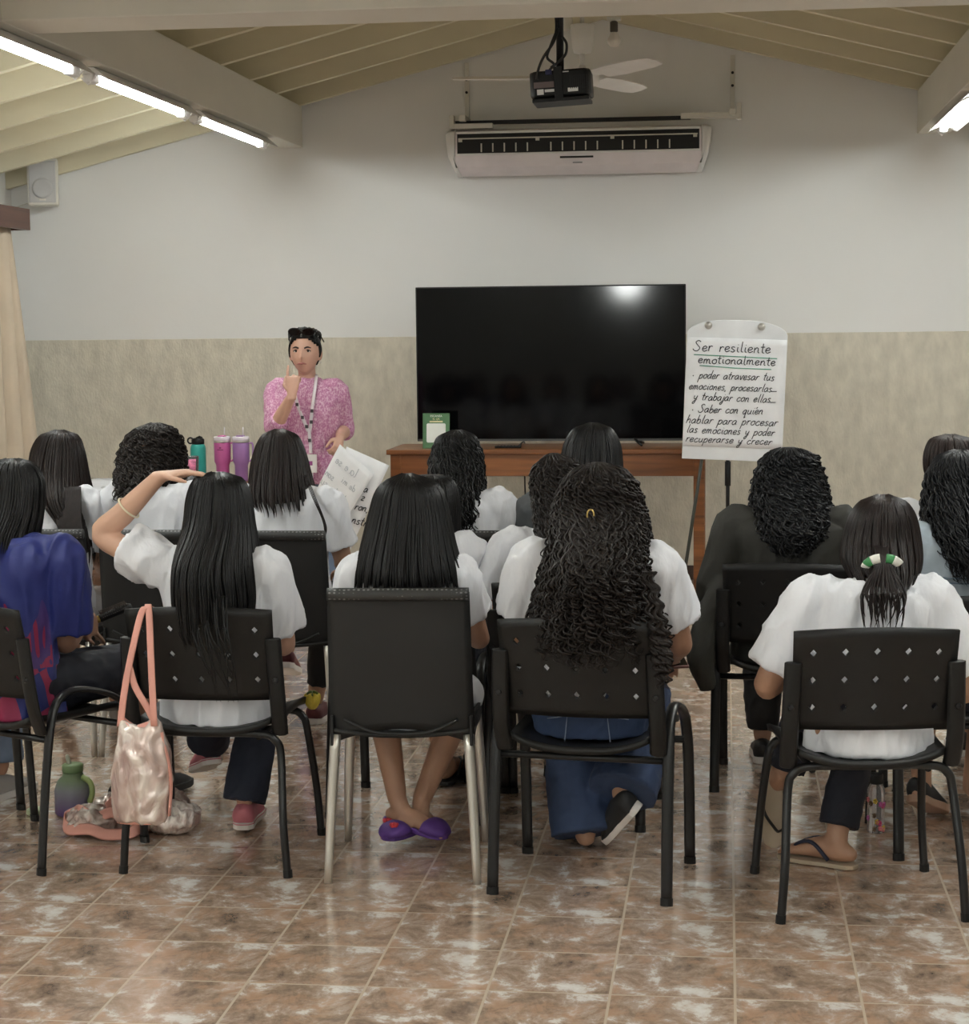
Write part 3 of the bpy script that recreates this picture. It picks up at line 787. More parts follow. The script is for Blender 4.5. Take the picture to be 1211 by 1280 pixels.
# ------------------------------------------------------------------ people
SKIN = {k: mat('skin_'+k, c, .5, var=.06, vscale=(12, 12, 12)) for k, c in
        {'tan': (.40, .225, .145), 'light': (.56, .34, .24), 'brown': (.27, .145, .09), 'fair': (.60, .36, .27)}.items()}
CL = {}
CL['white'] = mat('white_cotton', (.76, .77, .81), .85, bump=.75, bscale=(20, 20, 8), bdist=.014, var=.02)
CL['jeans'] = mat('dark_blue_denim', (.030, .052, .115), .8, bump=.3, bscale=(400, 400, 400), bdist=.001, var=.2, vscale=(9, 9, 9))
CL['navy'] = mat('navy_trousers', (.0065, .0075, .015), .8, var=.15)
CL['darkjeans'] = mat('indigo_denim', (.011, .015, .030), .8, var=.2)
CL['black'] = mat('black_leggings', (.008, .008, .009), .75)
CL['grey'] = mat('slate_grey_cotton', (.085, .09, .095), .85)
CL['olive'] = mat('dark_olive_jacket', (.017, .016, .012), .75, bump=.15, bscale=(200, 200, 200), bdist=.001)
CL['paledenim'] = mat('pale_blue_denim', (.36, .42, .47), .85, bump=.4, bscale=(300, 300, 300), bdist=.001, var=.22, vscale=(8, 8, 8))
CL['lightgrey'] = mat('pale_grey_cotton', (.55, .55, .56), .85)
CL['bluejeans'] = mat('washed_blue_denim', (.15, .20, .29), .85, bump=.3, bscale=(300, 300, 300), bdist=.001, var=.25, vscale=(8, 8, 8))

def jersey_mat():
    m, nt, b = newmat('blue_and_crimson_football_shirt')
    tc = nt.nodes.new('ShaderNodeTexCoord'); sp = nt.nodes.new('ShaderNodeSeparateXYZ'); nt.links.new(tc.outputs['Object'], sp.inputs[0])
    x, y, z = sp.outputs
    blue, red, purple = (.010, .018, .135), (.24, .010, .055), (.05, .02, .13)
    # crimson and blue checks towards the hem
    ch = N(nt, 'ShaderNodeTexChecker', i_Scale=1.0); mp = N(nt, 'ShaderNodeMapping', i_Scale=(11, 11, 9), i_Rotation=(0, .5, .3))
    nt.links.new(tc.outputs['Object'], mp.inputs[0]); nt.links.new(mp.outputs[0], ch.inputs[0])
    checks = mixc(nt, ch.outputs['Fac'], red, blue)
    # flame-like points up the middle of the back
    w = N(nt, 'ShaderNodeTexNoise', i_Vector=objco(nt, (14, 14, 2.2)), i_Scale=1.0, i_Detail=1.0)
    hgt = math_(nt, 'ADD', z, math_(nt, 'MULTIPLY', math_(nt, 'ABSOLUTE', math_(nt, 'ADD', x, -.075)), 2.6))
    lim = math_(nt, 'ADD', .50, math_(nt, 'MULTIPLY', w.outputs[0], .68))
    flame = math_(nt, 'LESS_THAN', hgt, lim)
    fcol = mixc(nt, math_(nt, 'GREATER_THAN', N(nt, 'ShaderNodeTexNoise', i_Vector=objco(nt, (20, 20, 3)), i_Scale=1.0).outputs[0], .47), purple, red)
    c1 = mixc(nt, flame, blue, fcol)
    c2 = mixc(nt, math_(nt, 'LESS_THAN', z, .60), c1, checks)
    nt.links.new(c2, b.inputs['Base Color']); b.inputs['Roughness'].default_value = .6
    return m
CL['jersey'] = jersey_mat()
def blouse_mat():
    m, nt, b = newmat('mottled_pink_blouse')
    n = N(nt, 'ShaderNodeTexVoronoi', i_Vector=objco(nt, (130, 130, 90)), i_Scale=1.0)
    n2 = N(nt, 'ShaderNodeTexNoise', i_Vector=objco(nt, (60, 60, 40)), i_Scale=1.0, i_Detail=3.0)
    f = math_(nt, 'ADD', math_(nt, 'MULTIPLY', n.outputs['Distance'], .5), math_(nt, 'MULTIPLY', n2.outputs[0], .6))
    nt.links.new(ramp(nt, f, [(.36, (.42, .15, .29)), (.55, (.54, .25, .40)), (.74, (.70, .48, .60))]), b.inputs['Base Color'])
    b.inputs['Roughness'].default_value = .8
    return m
CL['blouse'] = blouse_mat()

HAIR = {'black': hair_mat('black_hair', (.0055, .005, .005)), 'brown': hair_mat('dark_brown_hair', (.016, .010, .008)),
        'curlybrown': hair_mat('curly_brown_hair', (.011, .0072, .0058), .48), 'curlyblack': hair_mat('curly_black_hair', (.0045, .0045, .0055), .42),
        'espresso': hair_mat('espresso_hair', (.012, .0075, .0065)), 'shorthair': hair_mat('short_brown_hair', (.020, .012, .010), .5)}
V3 = lambda p: np.array(p, float)
def unit(v): v = V3(v); return v/(np.linalg.norm(v)+1e-9)

def head_geo(c, yaw=0., pitch=0., s=1.0, nu=40, nv=30):
    """head with jaw, nose, brow, lips, chin and ears; faces local +y"""
    rings = []
    for j in range(nv+1):
        t = -PI/2+PI*(j+.02)/(nv+.04); ring = []
        for i in range(nu):
            a = 2*PI*i/nu
            dx, dy, dz = math.cos(t)*math.cos(a), math.cos(t)*math.sin(a), math.sin(t)
            x, y, z = .073*dx, .092*dy, .112*dz
            low = max(0, -dz)
            x *= 1-.26*low**1.3
            if dy > 0: y *= 1-.04*low; y += .012*low*dy
            else: y *= 1-.30*low
            if dy > 0:
                gx = lambda x0, sx, z0, sz: math.exp(-((dx-x0)/sx)**2-((dz-z0)/sz)**2)
                y += .021*gx(0, .13, -.22, .13)+.011*gx(0, .10, -.02, .17)
                y -= .008*(gx(.40, .20, .06, .12)+gx(-.40, .20, .06, .12))
                y += .004*(gx(.35, .28, .26, .10)+gx(-.35, .28, .26, .10))
                y += .007*gx(0, .26, -.50, .07)+.006*gx(0, .24, -.62, .06)-.003*gx(0, .3, -.56, .03)
                y += .008*gx(0, .35, -.86, .14)
                y += .003*(gx(.5, .2, -.2, .2)+gx(-.5, .2, -.2, .2))
            ring.append((x*s, y*s, z*s))
        rings.append(ring)
    mx = Matrix.Translation(c) @ Matrix.Rotation(yaw, 4, 'Z') @ Matrix.Rotation(pitch, 4, 'X')
    g = G().rings([[mx @ Vector(p) for p in r] for r in rings])
    for q in (-1, 1):
        e = G().ball((0, 0, 0), (.010*s, .020*s, .031*s), 10, 8)
        m2 = mx @ Matrix.Translation((q*.074*s, -.006*s, -.012*s)) @ Matrix.Rotation(q*.35, 4, 'Z') @ Matrix.Rotation(.2, 4, 'X')
        g.add([m2 @ Vector(p) for p in e.v], e.f)
    return g, mx

def hand_geo(g, wrist, dirv, palm, thumb, s=1.0, curl=(.35, .4, .45, .5), thumb_in=.5):
    """palm, four jointed fingers of their own length and a thumb leaving the side of the palm.
    dirv wrist->knuckles, palm = way the palm faces, thumb = way the thumb side points"""
    f = unit(dirv); p = V3(palm); p = unit(p-f*np.dot(p, f)); t = V3(thumb); t = unit(t-f*np.dot(t, f)-p*np.dot(t, p))
    w = V3(wrist)
    L = .088*s
    g.tube([w-f*.03*s, w, w+f*.03*s, w+f*.065*s, w+f*L], [(.026*s, .020*s), (.027*s, .019*s), (.036*s, .016*s), (.041*s, .015*s), (.038*s, .012*s)], 12, side=tuple(t), sub=2)
    for k, (off, ln, r) in enumerate(((.030, .068, .0085), (.010, .076, .009), (-.010, .070, .0085), (-.029, .055, .0075))):
        base = w+f*(L-.012*s)+t*off*s; pts = [base]; a = 0.
        d0 = unit(f+t*off*1.6)
        for seg, fr in enumerate((.45, .32, .23)):
            a += curl[k]*(.75, 1.1, .8)[seg]
            pts.append(pts[-1]+(d0*math.cos(a)+p*math.sin(a))*ln*fr*s)
        g.tube(pts, [r*s*1.08, r*s, r*s*.92, r*s*.75], 8, side=tuple(t), round_=True)
    b = w+f*.022*s+t*.024*s
    d1 = unit(f*.62+t*.75+p*.25); d2 = unit(f*.9+t*(.45-.5*thumb_in)+p*(.25+.5*thumb_in))
    g.tube([b, b+d1*.036*s, b+d1*.036*s+d2*.030*s, b+d1*.036*s+d2*.054*s], [.013*s, .011*s, .0095*s, .007*s], 8, side=tuple(p), round_=True)
    return w+f*(L+.03*s)

def foot_frame(foot):
    h = V3(foot['heel']); f = unit(foot['f']); u = V3(foot.get('u', (0, 0, 1))); u = unit(u-f*np.dot(u, f)); r = np.cross(f, u)
    return h, f, u, r, foot.get('s', 1.0)
def foot_geo(g, foot, ankle):
    h, f, u, r, s = foot_frame(foot)
    at = lambda a, b, c: h+f*a*s+u*b*s+r*c*s
    g.tube([at(-.002, .03, 0), at(.03, .036, 0), at(.08, .040, 0), at(.13, .034, 0), at(.175, .024, 0), at(.205, .018, 0)],
           [(.022*s, .024*s), (.031*s, .034*s), (.032*s, .036*s), (.038*s, .028*s), (.042*s, .019*s), (.036*s, .013*s)], 12, side=tuple(r), sub=3, round_=True)
    g.tube([V3(ankle), at(.045, .055, 0)], [.034*s, .034*s], 10, side=tuple(r), round_=True)
    for k, (c, l) in enumerate(((.026, .030), (.010, .030), (-.004, .027), (-.016, .023), (-.028, .018))):
        g.tube([at(.195, .016, c), at(.205+l*.5, .017, c), at(.205+l, .011, c)], [(.010 if k == 0 else .0075)*s]*3, 8, side=tuple(r), round_=True)

SOLE = [(-.02, -.02), (-.024, .0), (-.02, .02), (.0, .034), (.07, .033), (.14, .044), (.19, .044), (.225, .032), (.240, .008), (.240, -.008), (.225, -.032), (.19, -.044), (.14, -.044), (.07, -.033), (.0, -.034)]
def foot_mtx(foot):
    h, f, u, r, s = foot_frame(foot)
    return Matrix(((f[0], -r[0], u[0], h[0]), (f[1], -r[1], u[1], h[1]), (f[2], -r[2], u[2], h[2]), (0, 0, 0, 1))) @ Matrix.Scale(s, 4)

def shoe(foot, org, parent, upper, sole, kind='sneaker', strap=None, name='shoe'):
    mx = Matrix.Translation(-Vector(org)) @ foot_mtx(foot)
    if kind == 'flipflop':
        so = obj('flip_flop', G().prism(SOLE, .014, mx @ Matrix.Translation((0, 0, -.012))), sole, parent, bevel=.003)
        st = G()
        for q in (-1, 1):
            st.tube([mx @ Vector(p) for p in ((.185, .012, .012), (.165, .012+q*.015, .045), (.11, q*.036, .060), (.055, q*.036, .012))], [(.0035, .006)]*4, 8, sub=5)
        obj('strap', st, strap, so, smooth=True)
        return so
    g = G()
    if kind == 'clog':
        prof = [(.160, .020, .050, .012), (.175, .030, .053, .028), (.20, .029, .051, .030), (.228, .024, .040, .022), (.246, .02, .024, .012)]
    else:
        prof = [(-.022, .040, .022, .034), (-.005, .045, .036, .042), (.04, .046, .036, .044), (.09, .042, .036, .040), (.14, .032, .043, .030), (.19, .026, .042, .023), (.225, .020, .030, .015), (.238, .018, .014, .009)]
    g.tube([mx @ Vector((a, 0, b)) for a, b, w, h in prof], [(w, h) for a, b, w, h in prof], 16, side=tuple((mx.to_3x3() @ Vector((0, 1, 0))).normalized()), sub=3)
    o = obj(name, g, upper, parent, smooth=True)
    obj('sole', G().prism([(x*1.03, y*1.08) for x, y in SOLE], .026 if kind != 'clog' else .018, mx), sole, o, bevel=.004)
    if kind == 'sneaker' and strap is not None:
        obj('toe_stripe', G().prism([(x*1.035, y*1.09) for x, y in SOLE], .004, mx @ Matrix.Translation((0, 0, .018))), strap, o)
    return o

def hair_mesh(rows, org, yc, style, n=260, seed=1, length=None, extra=(), base=.955):
    """rows: (z, x left, x right, back depth, front depth, y centre) from the crown down, in world metres"""
    R = np.random.default_rng(seed)
    A = np.array([[z, (a+b)/2, (b-a)/2, db, df, y] for z, a, b, db, df, y in rows])
    F = crom(A, 6); zz = F[:, 0]
    def at(z): return np.array([np.interp(-z, -zz, F[:, k]) for k in range(1, 6)])
    ztop, zbot = zz[0], zz[-1]
    g = G(); nphi = 28
    rings = []
    tb = .94
    for q in np.linspace(0, 1, 34):
        z = ztop-.004+(zbot+(ztop-zbot)*(1-tb)-ztop)*q
        cx, w, db, df, y = at(z); k = base*(1-.5*max(0, q-.9)/.1)
        ring = []
        for a in np.linspace(0, 2*PI, nphi, endpoint=False):
            c_, s_ = math.cos(a), math.sin(a)
            bump = 1+.03*mnoise.noise((s_*3+seed, c_*3, z*14)) if style != 'straight' else 1+.02*mnoise.noise((s_*7+seed, c_*7, z*3))
            ring.append((cx+w*k*s_*bump-org[0], y-(db if c_ > 0 else df)*k*c_*bump-org[1], z-org[2]))
        rings.append(ring)
    g.rings(rings)
    def strand(phi0, z0, z1, k0, rad, curl=0., pitch=.04, ph=0., wob=.0, clump=None, steps=None, frz=0.):
        L = z0-z1
        m = steps or (26 if not curl else int(max(20, L/.0055)))
        q = np.linspace(0, 1, m); z = z0+(z1-z0)*q
        P = np.zeros((m, 3)); W = R.uniform(-1, 1)
        tt = np.array([at(v) for v in z])
        ph_ = phi0+wob*np.sin(q*3.0+W*6)*q
        if clump is not None: ph_ = ph_+(clump-ph_)*q**1.5*.75
        k = k0*(1+frz*R.uniform(-1, 1)*q)
        x = tt[:, 0]+tt[:, 1]*np.sin(ph_)*k; dd = np.where(np.cos(ph_) > 0, tt[:, 2], tt[:, 3]); y = tt[:, 4]-dd*np.cos(ph_)*k
        P[:, 0], P[:, 1], P[:, 2] = x-org[0], y-org[1], z-org[2]
        if curl:
            ar = curl*np.minimum(1, q*4+.15); th = 2*PI*(z0-z)/pitch*(1+.2*W)+ph
            P[:, 0] += ar*np.cos(th); P[:, 1] += ar*np.sin(th)*.8; P[:, 2] += ar*.35*np.sin(th+1)
        rr = rad*np.minimum(1, np.minimum(q*8+.4, (1-q)*5+.12))
        g.tube(P, list(rr), 4 if not curl else 4)
    H = ztop-zbot
    for i in range(n):
        phi = R.uniform(-1.9, 1.9) if i % 3 else R.normal(0, 1.0)
        z0 = ztop-.003-R.random()**2*H*(.04 if R.random() < .7 else .4)
        if style == 'straight':
            z1 = zbot+H*R.random()**2.2*.16-(.0 if R.random() > .12 else .02)
            cl = round(phi*4.2)/4.2 if R.random() < .75 else None
            strand(phi, z0, z1, R.uniform(.955, 1.0), R.uniform(.0022, .0042), wob=R.uniform(-.10, .10), clump=cl)
        elif style == 'wavy':
            z1 = zbot+H*R.random()**2*.22
            strand(phi, z0, z1, R.uniform(.95, 1.06), R.uniform(.002, .0038), curl=R.uniform(.003, .010)*(1 if R.random() < .8 else 1.8), pitch=R.uniform(.05, .09), ph=R.uniform(0, 6), wob=.15, frz=.03)
        else:
            z0 = ztop-H*.01-R.random()**1.3*H*.70
            z1 = max(zbot-.01, z0-H*R.uniform(.25, .6)) if R.random() < .7 else zbot+H*.12*R.random()
            strand(phi, z0, z1, R.uniform(.94, 1.03), R.uniform(.0026, .0042), curl=R.uniform(.007, .014), pitch=R.uniform(.030, .055), ph=R.uniform(0, 6), wob=.2, frz=.06)
    for pts, rad in extra:
        P = crom(np.array(pts, float), 8 if style == 'straight' else 26)-np.array(org)
        m = len(P); q = np.linspace(0, 1, m)
        if style != 'straight':
            th = 2*PI*q*max(2, np.linalg.norm(P[-1]-P[0])/.035); P[:, 0] += .008*np.cos(th); P[:, 1] += .006*np.sin(th)
        g.tube(P, list(rad*np.minimum(1, (1-q)*4+.15)), 5)
    return g

def seg_pt(a, b, t): return V3(a)+(V3(b)-V3(a))*t

FACE = {'eye': mat('eye_white', (.62, .58, .55), .25), 'iris': mat('dark_iris', (.02, .013, .01), .2), 'brow': mat('dark_brow', (.03, .018, .013), .7), 'lip': mat('rose_lips', (.36, .13, .11), .45)}
def person(label, J, skin='tan', shirt='white', pants='jeans', hair=None, hair_c='black', sleeve=.85, hem=.43, pant_end=.93, pant_r=(.085, .075, .058),
           feet=None, voxel=.007, wr=.011, seed=0, bulk=1.0, bs=1.0, face=False, torso_pts=None, shirt_extra=None, cuff=1.0, arm_s=1.0):
    """J: world joints. hip, chest, neck, head (centre), head_yaw, sL sR eL eR wL wR, hL hR kL kR aL aR"""
    org = (J['hip'][0], J['hip'][1], 0)
    root = thing('person', label, 'person', org)
    loc = lambda g: [tuple(V3(p)-V3(org)) for p in g.v]
    def finish(g): g.v = loc(g); return g
    hip, chest, neck = V3(J['hip']), V3(J['chest']), V3(J['neck'])
    yaw = J.get('yaw', 0.); side = (math.cos(yaw), math.sin(yaw), 0)
    sw = np.linalg.norm(V3(J['sL'])[:2]-V3(J['sR'])[:2])/2
    shz = (J['sL'][2]+J['sR'][2])/2
    body = G()
    hg, hmx = head_geo(J['head'], J.get('head_yaw', yaw), J.get('head_pitch', 0), bs*J.get('head_s', 1.0))
    body.add(hg.v, hg.f)
    hc = V3(J['head'])
    body.tube([neck-V3((0, 0, .05)), neck+V3((0, 0, .02)), seg_pt(neck, hc, .6), hc+V3((0, 0, -.03))], [.052*bs, .049*bs, .048*bs, .05*bs], 14, sub=2)
    tp = torso_pts or [(hip+V3((0, 0, -.07)), .165, .115), (hip, .172, .125), (seg_pt(hip, chest, .45), .142, .105), (chest, .152, .112), (seg_pt(chest, neck, .62), sw*.98, .095), (neck+V3((0, 0, -.02)), .075, .068)]
    body.tube([p for p, a, b in tp], [(a*bulk*.93, b*bulk*.93) for p, a, b in tp], 20, side=side, sub=3)
    for q in 'LR':
        s_, e_, w_ = V3(J['s'+q]), V3(J['e'+q]), V3(J['w'+q])
        body.tube([seg_pt(neck, s_, .55)+V3((0, 0, -.02)), s_, seg_pt(s_, e_, .35), e_, seg_pt(e_, w_, .35), w_], [.05*bs, .052*bs, .046*bs*arm_s, .037*bs*arm_s, .039*bs*arm_s, .025*bs*arm_s], 12, sub=4)
        hd = J.get('hand'+q)
        if hd is None:
            f_ = unit(w_-e_); hd = dict(dir=f_, palm=(-f_[1]*0, 0, -1), thumb=(-1 if q == 'R' else 1, 0, 0))
        hand_geo(body, w_+unit(hd['dir'])*.012, hd['dir'], hd['palm'], hd['thumb'], bs*hd.get('s', .95), hd.get('curl', (.35, .4, .45, .5)), hd.get('ti', .5))
        h_, k_, a_ = V3(J['h'+q]), V3(J['k'+q]), V3(J['a'+q])
        body.tube([h_, seg_pt(h_, k_, .5), k_, seg_pt(k_, a_, .3), a_], [.082*bs, .070*bs, .053*bs, .052*bs, .034*bs], 14, sub=4, round_=True)
        if feet and feet.get(q): foot_geo(body, feet[q], a_)
    me = remesh(finish(body), voxel if not face else .0045, 3 if not face else 2)
    me.materials.append(SKIN[skin]); mobj('body', me, root, True)
    if not face:
        F3 = lambda p: hmx @ (Vector(p)*bs)-Vector(org)
        for s in (-1, 1):
            e = obj('eye', G().ball(F3((s*.030, .0745, .006)), (.012, .007, .006), 10, 8), FACE['eye'], root, True)
            obj('iris', G().ball(F3((s*.030, .0800, .006)), (.0055, .0035, .0055), 8, 6), FACE['iris'], e, True)
            obj('eyebrow', G().tube([F3((s*.015, .0895, .023)), F3((s*.030, .0885, .028)), F3((s*.045, .080, .024))], .0025, 6, sub=3), FACE['brow'], root, True)
        obj('lips', G().tube([F3((-.021, .083, -.0565)), F3((0, .0925, -.0545)), F3((.021, .083, -.0565))], [.002, .0048, .002], 8, sub=4), FACE['lip'], root, True)
    # ---- shirt
    g = G(); ex = .016
    hemp = V3((hip[0], hip[1], hem)) if hem is not None else hip
    st = [(hemp, .180, .132), (seg_pt(hemp, chest, .3), .176, .130), (seg_pt(hemp, chest, .62), .160, .120), (chest, .166, .122), (seg_pt(chest, neck, .62), sw*1.0+.012, .105), (neck+V3((0, 0, -.022)), .085, .076), (neck+V3((0, 0, .004)), .062, .060)]
    if torso_pts: st = [(p, a+ex, b+ex) for p, a, b in torso_pts if p[2] > hem]
    g.tube([p for p, a, b in st], [(a*bulk, b*bulk) for p, a, b in st], 24, side=side, sub=4)
    for q in 'LR':
        s_, e_, w_ = V3(J['s'+q]), V3(J['e'+q]), V3(J['w'+q])
        sl = sleeve[0 if q == 'L' else 1] if isinstance(sleeve, tuple) else sleeve
        if sl <= 1: ends = [seg_pt(s_, e_, sl*.5), seg_pt(s_, e_, sl)]; rs = [.070*bs*cuff, .072*bs*cuff]
        else: ends = [seg_pt(s_, e_, .5), e_, seg_pt(e_, w_, (sl-1)*.5), seg_pt(e_, w_, sl-1)]; rs = [.064*bs*cuff, .056*bs*cuff, .054*bs*cuff, .050*bs*cuff]
        g.tube([seg_pt(neck, s_, .35)+V3((0, 0, -.03)), seg_pt(neck, s_, .75)+V3((0, 0, -.012)), s_]+ends, [.05*bs, .064*bs, .070*bs]+rs, 16, sub=3)
    if shirt_extra: shirt_extra(g)
    me = remesh(finish(g), voxel, 3, wr, seed, (8, 8, 3.2))
    me.materials.append(CL[shirt]); shirt_o = mobj('jacket' if shirt in ('olive', 'paledenim') else 'shirt', me, root, True)
    # ---- trousers
    pants_o = None
    if pants:
        pk = .86 if hem is not None and hem < .5 else 1.0
        g = G()
        g.tube([hip+V3((0, 0, -.085)), hip+V3((0, 0, -.02)), hip+V3((0, 0, .06)), hip+V3((0, 0, .10))], [(k1*bulk*pk, k2*bulk*pk) for k1, k2 in ((.165, .125), (.178, .135), (.166, .124), (.15, .112))], 22, side=side, sub=3)
        for q in 'LR':
            h_, k_, a_ = V3(J['h'+q]), V3(J['k'+q]), V3(J['a'+q])
            pts = [h_, seg_pt(h_, k_, .5), k_]
            rs = [.094*bs, .082*bs, pant_r[0]*.8]
            if pant_end > 0: pts += [seg_pt(k_, a_, pant_end*.5), seg_pt(k_, a_, pant_end)]; rs += [pant_r[1], pant_r[2]]
            else: pts[-1] = seg_pt(h_, k_, 1+pant_end); rs[-1] = .078*bs
            g.tube(pts, rs, 16, sub=4, round_=pant_end <= 0)
        me = remesh(finish(g), voxel, 4, .004, seed+5, (8, 8, 8))
        me.materials.append(CL[pants]); pants_o = mobj('shorts' if pant_end <= 0 else 'trousers', me, root, True)
    hair_o = None
    if hair:
        hg = hair_mesh(org=org, **hair)
        hair_o = obj('hair', hg, HAIR[hair_c], root, True)
    return root, org, hmx, hair_o, shirt_o, pants_o

# hair outlines, in metres: height, left, right, depth behind, depth in front, y of the head
HR = {}
HR['A'] = [(1.206, -0.965, -0.949, 0.007, 0.006, 5.7), (1.194, -0.993, -0.92, 0.034, 0.029, 5.7), (1.177, -1.027, -0.877, 0.069, 0.06, 5.7), (1.143, -1.055, -0.848, 0.095, 0.082, 5.7), (1.079, -1.075, -0.829, 0.113, 0.05, 5.7), (0.994, -1.097, -0.811, 0.158, 0.028, 5.7), (0.916, -1.115, -0.79, 0.2, 0.028, 5.7), (0.829, -1.129, -0.774, 0.2, 0.028, 5.7)]
HR['B'] = [(1.245, -0.38, -0.364, 0.007, 0.006, 5.62), (1.233, -0.414, -0.33, 0.037, 0.032, 5.62), (1.216, -0.447, -0.293, 0.067, 0.058, 5.62), (1.179, -0.478, -0.261, 0.095, 0.082, 5.62), (1.109, -0.5, -0.242, 0.118, 0.05, 5.62), (1.034, -0.505, -0.228, 0.272, 0.028, 5.62), (0.958, -0.529, -0.214, 0.42, 0.028, 5.62), (0.863, -0.551, -0.196, 0.42, 0.028, 5.62), (0.78, -0.573, -0.177, 0.42, 0.028, 5.62), (0.706, -0.559, -0.168, 0.42, 0.028, 5.62)]
HR['C'] = [(1.153, 0.443, 0.459, 0.008, 0.007, 5.58), (1.141, 0.415, 0.487, 0.037, 0.032, 5.58), (1.125, 0.382, 0.518, 0.07, 0.061, 5.58), (1.086, 0.355, 0.543, 0.097, 0.084, 5.58), (1.024, 0.337, 0.557, 0.113, 0.05, 5.58), (0.966, 0.331, 0.562, 0.172, 0.028, 5.58), (0.929, 0.345, 0.556, 0.214, 0.028, 5.58), (0.897, 0.363, 0.538, 0.25, 0.028, 5.58)]
HR['D'] = [(1.207, -1.57, -1.554, 0.009, 0.008, 5.75), (1.195, -1.609, -1.514, 0.054, 0.047, 5.75), (1.178, -1.635, -1.479, 0.089, 0.077, 5.75), (1.122, -1.657, -1.458, 0.113, 0.098, 5.75), (1.035, -1.666, -1.444, 0.174, 0.028, 5.75), (0.937, -1.677, -1.427, 0.333, 0.028, 5.75), (0.824, -1.68, -1.414, 0.355, 0.028, 5.75), (0.75, -1.666, -1.423, 0.355, 0.028, 5.75), (0.712, -1.637, -1.444, 0.355, 0.028, 5.75)]
HR['E'] = [(1.243, -2.268, -2.252, 0.008, 0.007, 5.85), (1.231, -2.313, -2.207, 0.054, 0.047, 5.85), (1.211, -2.35, -2.179, 0.087, 0.075, 5.85), (1.16, -2.379, -2.157, 0.113, 0.098, 5.85), (1.074, -2.382, -2.16, 0.15, 0.028, 5.85), (1.002, -2.379, -2.173, 0.224, 0.028, 5.85), (0.956, -2.349, -2.18, 0.27, 0.028, 5.85)]
HR['H'] = [(1.251, -1.766, -1.75, 0.009, 0.007, 7.42), (1.239, -1.795, -1.721, 0.04, 0.035, 7.42), (1.216, -1.831, -1.683, 0.08, 0.069, 7.42), (1.15, -1.862, -1.652, 0.113, 0.05, 7.42), (1.055, -1.877, -1.628, 0.17, 0.028, 7.42), (0.986, -1.872, -1.607, 0.233, 0.028, 7.42), (0.935, -1.85, -1.599, 0.25, 0.028, 7.42)]
HR['P'] = [(1.251, -2.671, -2.655, 0.008, 0.007, 7.42), (1.239, -2.705, -2.622, 0.042, 0.037, 7.42), (1.22, -2.746, -2.583, 0.083, 0.072, 7.42), (1.152, -2.781, -2.559, 0.113, 0.05, 7.42), (1.056, -2.775, -2.542, 0.178, 0.028, 7.42), (0.969, -2.704, -2.522, 0.269, 0.028, 7.42), (0.872, -2.621, -2.505, 0.27, 0.028, 7.42), (0.776, -2.578, -2.494, 0.27, 0.028, 7.42), (0.717, -2.546, -2.5, 0.27, 0.028, 7.42)]
HR['T'] = [(1.275, -2.292, -2.276, 0.007, 0.006, 7.48), (1.263, -2.324, -2.245, 0.036, 0.032, 7.48), (1.24, -2.374, -2.199, 0.081, 0.07, 7.48), (1.179, -2.416, -2.171, 0.113, 0.098, 7.48), (1.102, -2.431, -2.163, 0.16, 0.028, 7.48), (1.038, -2.433, -2.175, 0.236, 0.028, 7.48), (0.986, -2.411, -2.252, 0.29, 0.028, 7.48)]
HR['I'] = [(1.246, -1.05, -1.034, 0.009, 0.008, 7.4), (1.234, -1.078, -1.006, 0.043, 0.037, 7.4), (1.209, -1.116, -0.972, 0.085, 0.074, 7.4), (1.137, -1.139, -0.948, 0.113, 0.05, 7.4), (1.025, -1.144, -0.94, 0.205, 0.028, 7.4), (0.925, -1.136, -0.928, 0.27, 0.028, 7.4), (0.837, -1.121, -0.929, 0.27, 0.028, 7.4)]
HR['J'] = [(1.272, -0.517, -0.501, 0.008, 0.007, 7.4), (1.26, -0.546, -0.472, 0.038, 0.033, 7.4), (1.239, -0.589, -0.435, 0.079, 0.069, 7.4), (1.18, -0.624, -0.405, 0.113, 0.098, 7.4), (1.087, -0.637, -0.396, 0.167, 0.028, 7.4), (0.988, -0.628, -0.399, 0.27, 0.028, 7.4)]
HR['F'] = [(1.217, -0.584, -0.568, 0.012, 0.01, 6.45), (1.205, -0.605, -0.546, 0.043, 0.037, 6.45), (1.186, -0.627, -0.508, 0.086, 0.075, 6.45), (1.132, -0.649, -0.493, 0.113, 0.098, 6.45), (1.018, -0.639, -0.493, 0.172, 0.028, 6.45), (0.937, -0.629, -0.494, 0.246, 0.028, 6.45), (0.877, -0.613, -0.513, 0.25, 0.028, 6.45)]
HR['G'] = [(1.207, 0.216, 0.232, 0.008, 0.007, 6.9), (1.195, 0.175, 0.273, 0.047, 0.041, 6.9), (1.169, 0.136, 0.318, 0.087, 0.076, 6.9), (1.099, 0.108, 0.344, 0.113, 0.05, 6.9), (1.01, 0.094, 0.364, 0.192, 0.028, 6.9), (0.933, 0.089, 0.378, 0.288, 0.028, 6.9), (0.879, 0.123, 0.354, 0.3, 0.028, 6.9), (0.845, 0.157, 0.315, 0.3, 0.028, 6.9)]
HR['Q'] = [(1.245, 0.721, 0.737, 0.009, 0.008, 6.15), (1.233, 0.692, 0.766, 0.041, 0.036, 6.15), (1.21, 0.658, 0.805, 0.082, 0.071, 6.15), (1.135, 0.632, 0.835, 0.113, 0.05, 6.15), (1.024, 0.626, 0.851, 0.204, 0.028, 6.15), (0.923, 0.647, 0.863, 0.27, 0.028, 6.15), (0.843, 0.683, 0.849, 0.27, 0.028, 6.15)]
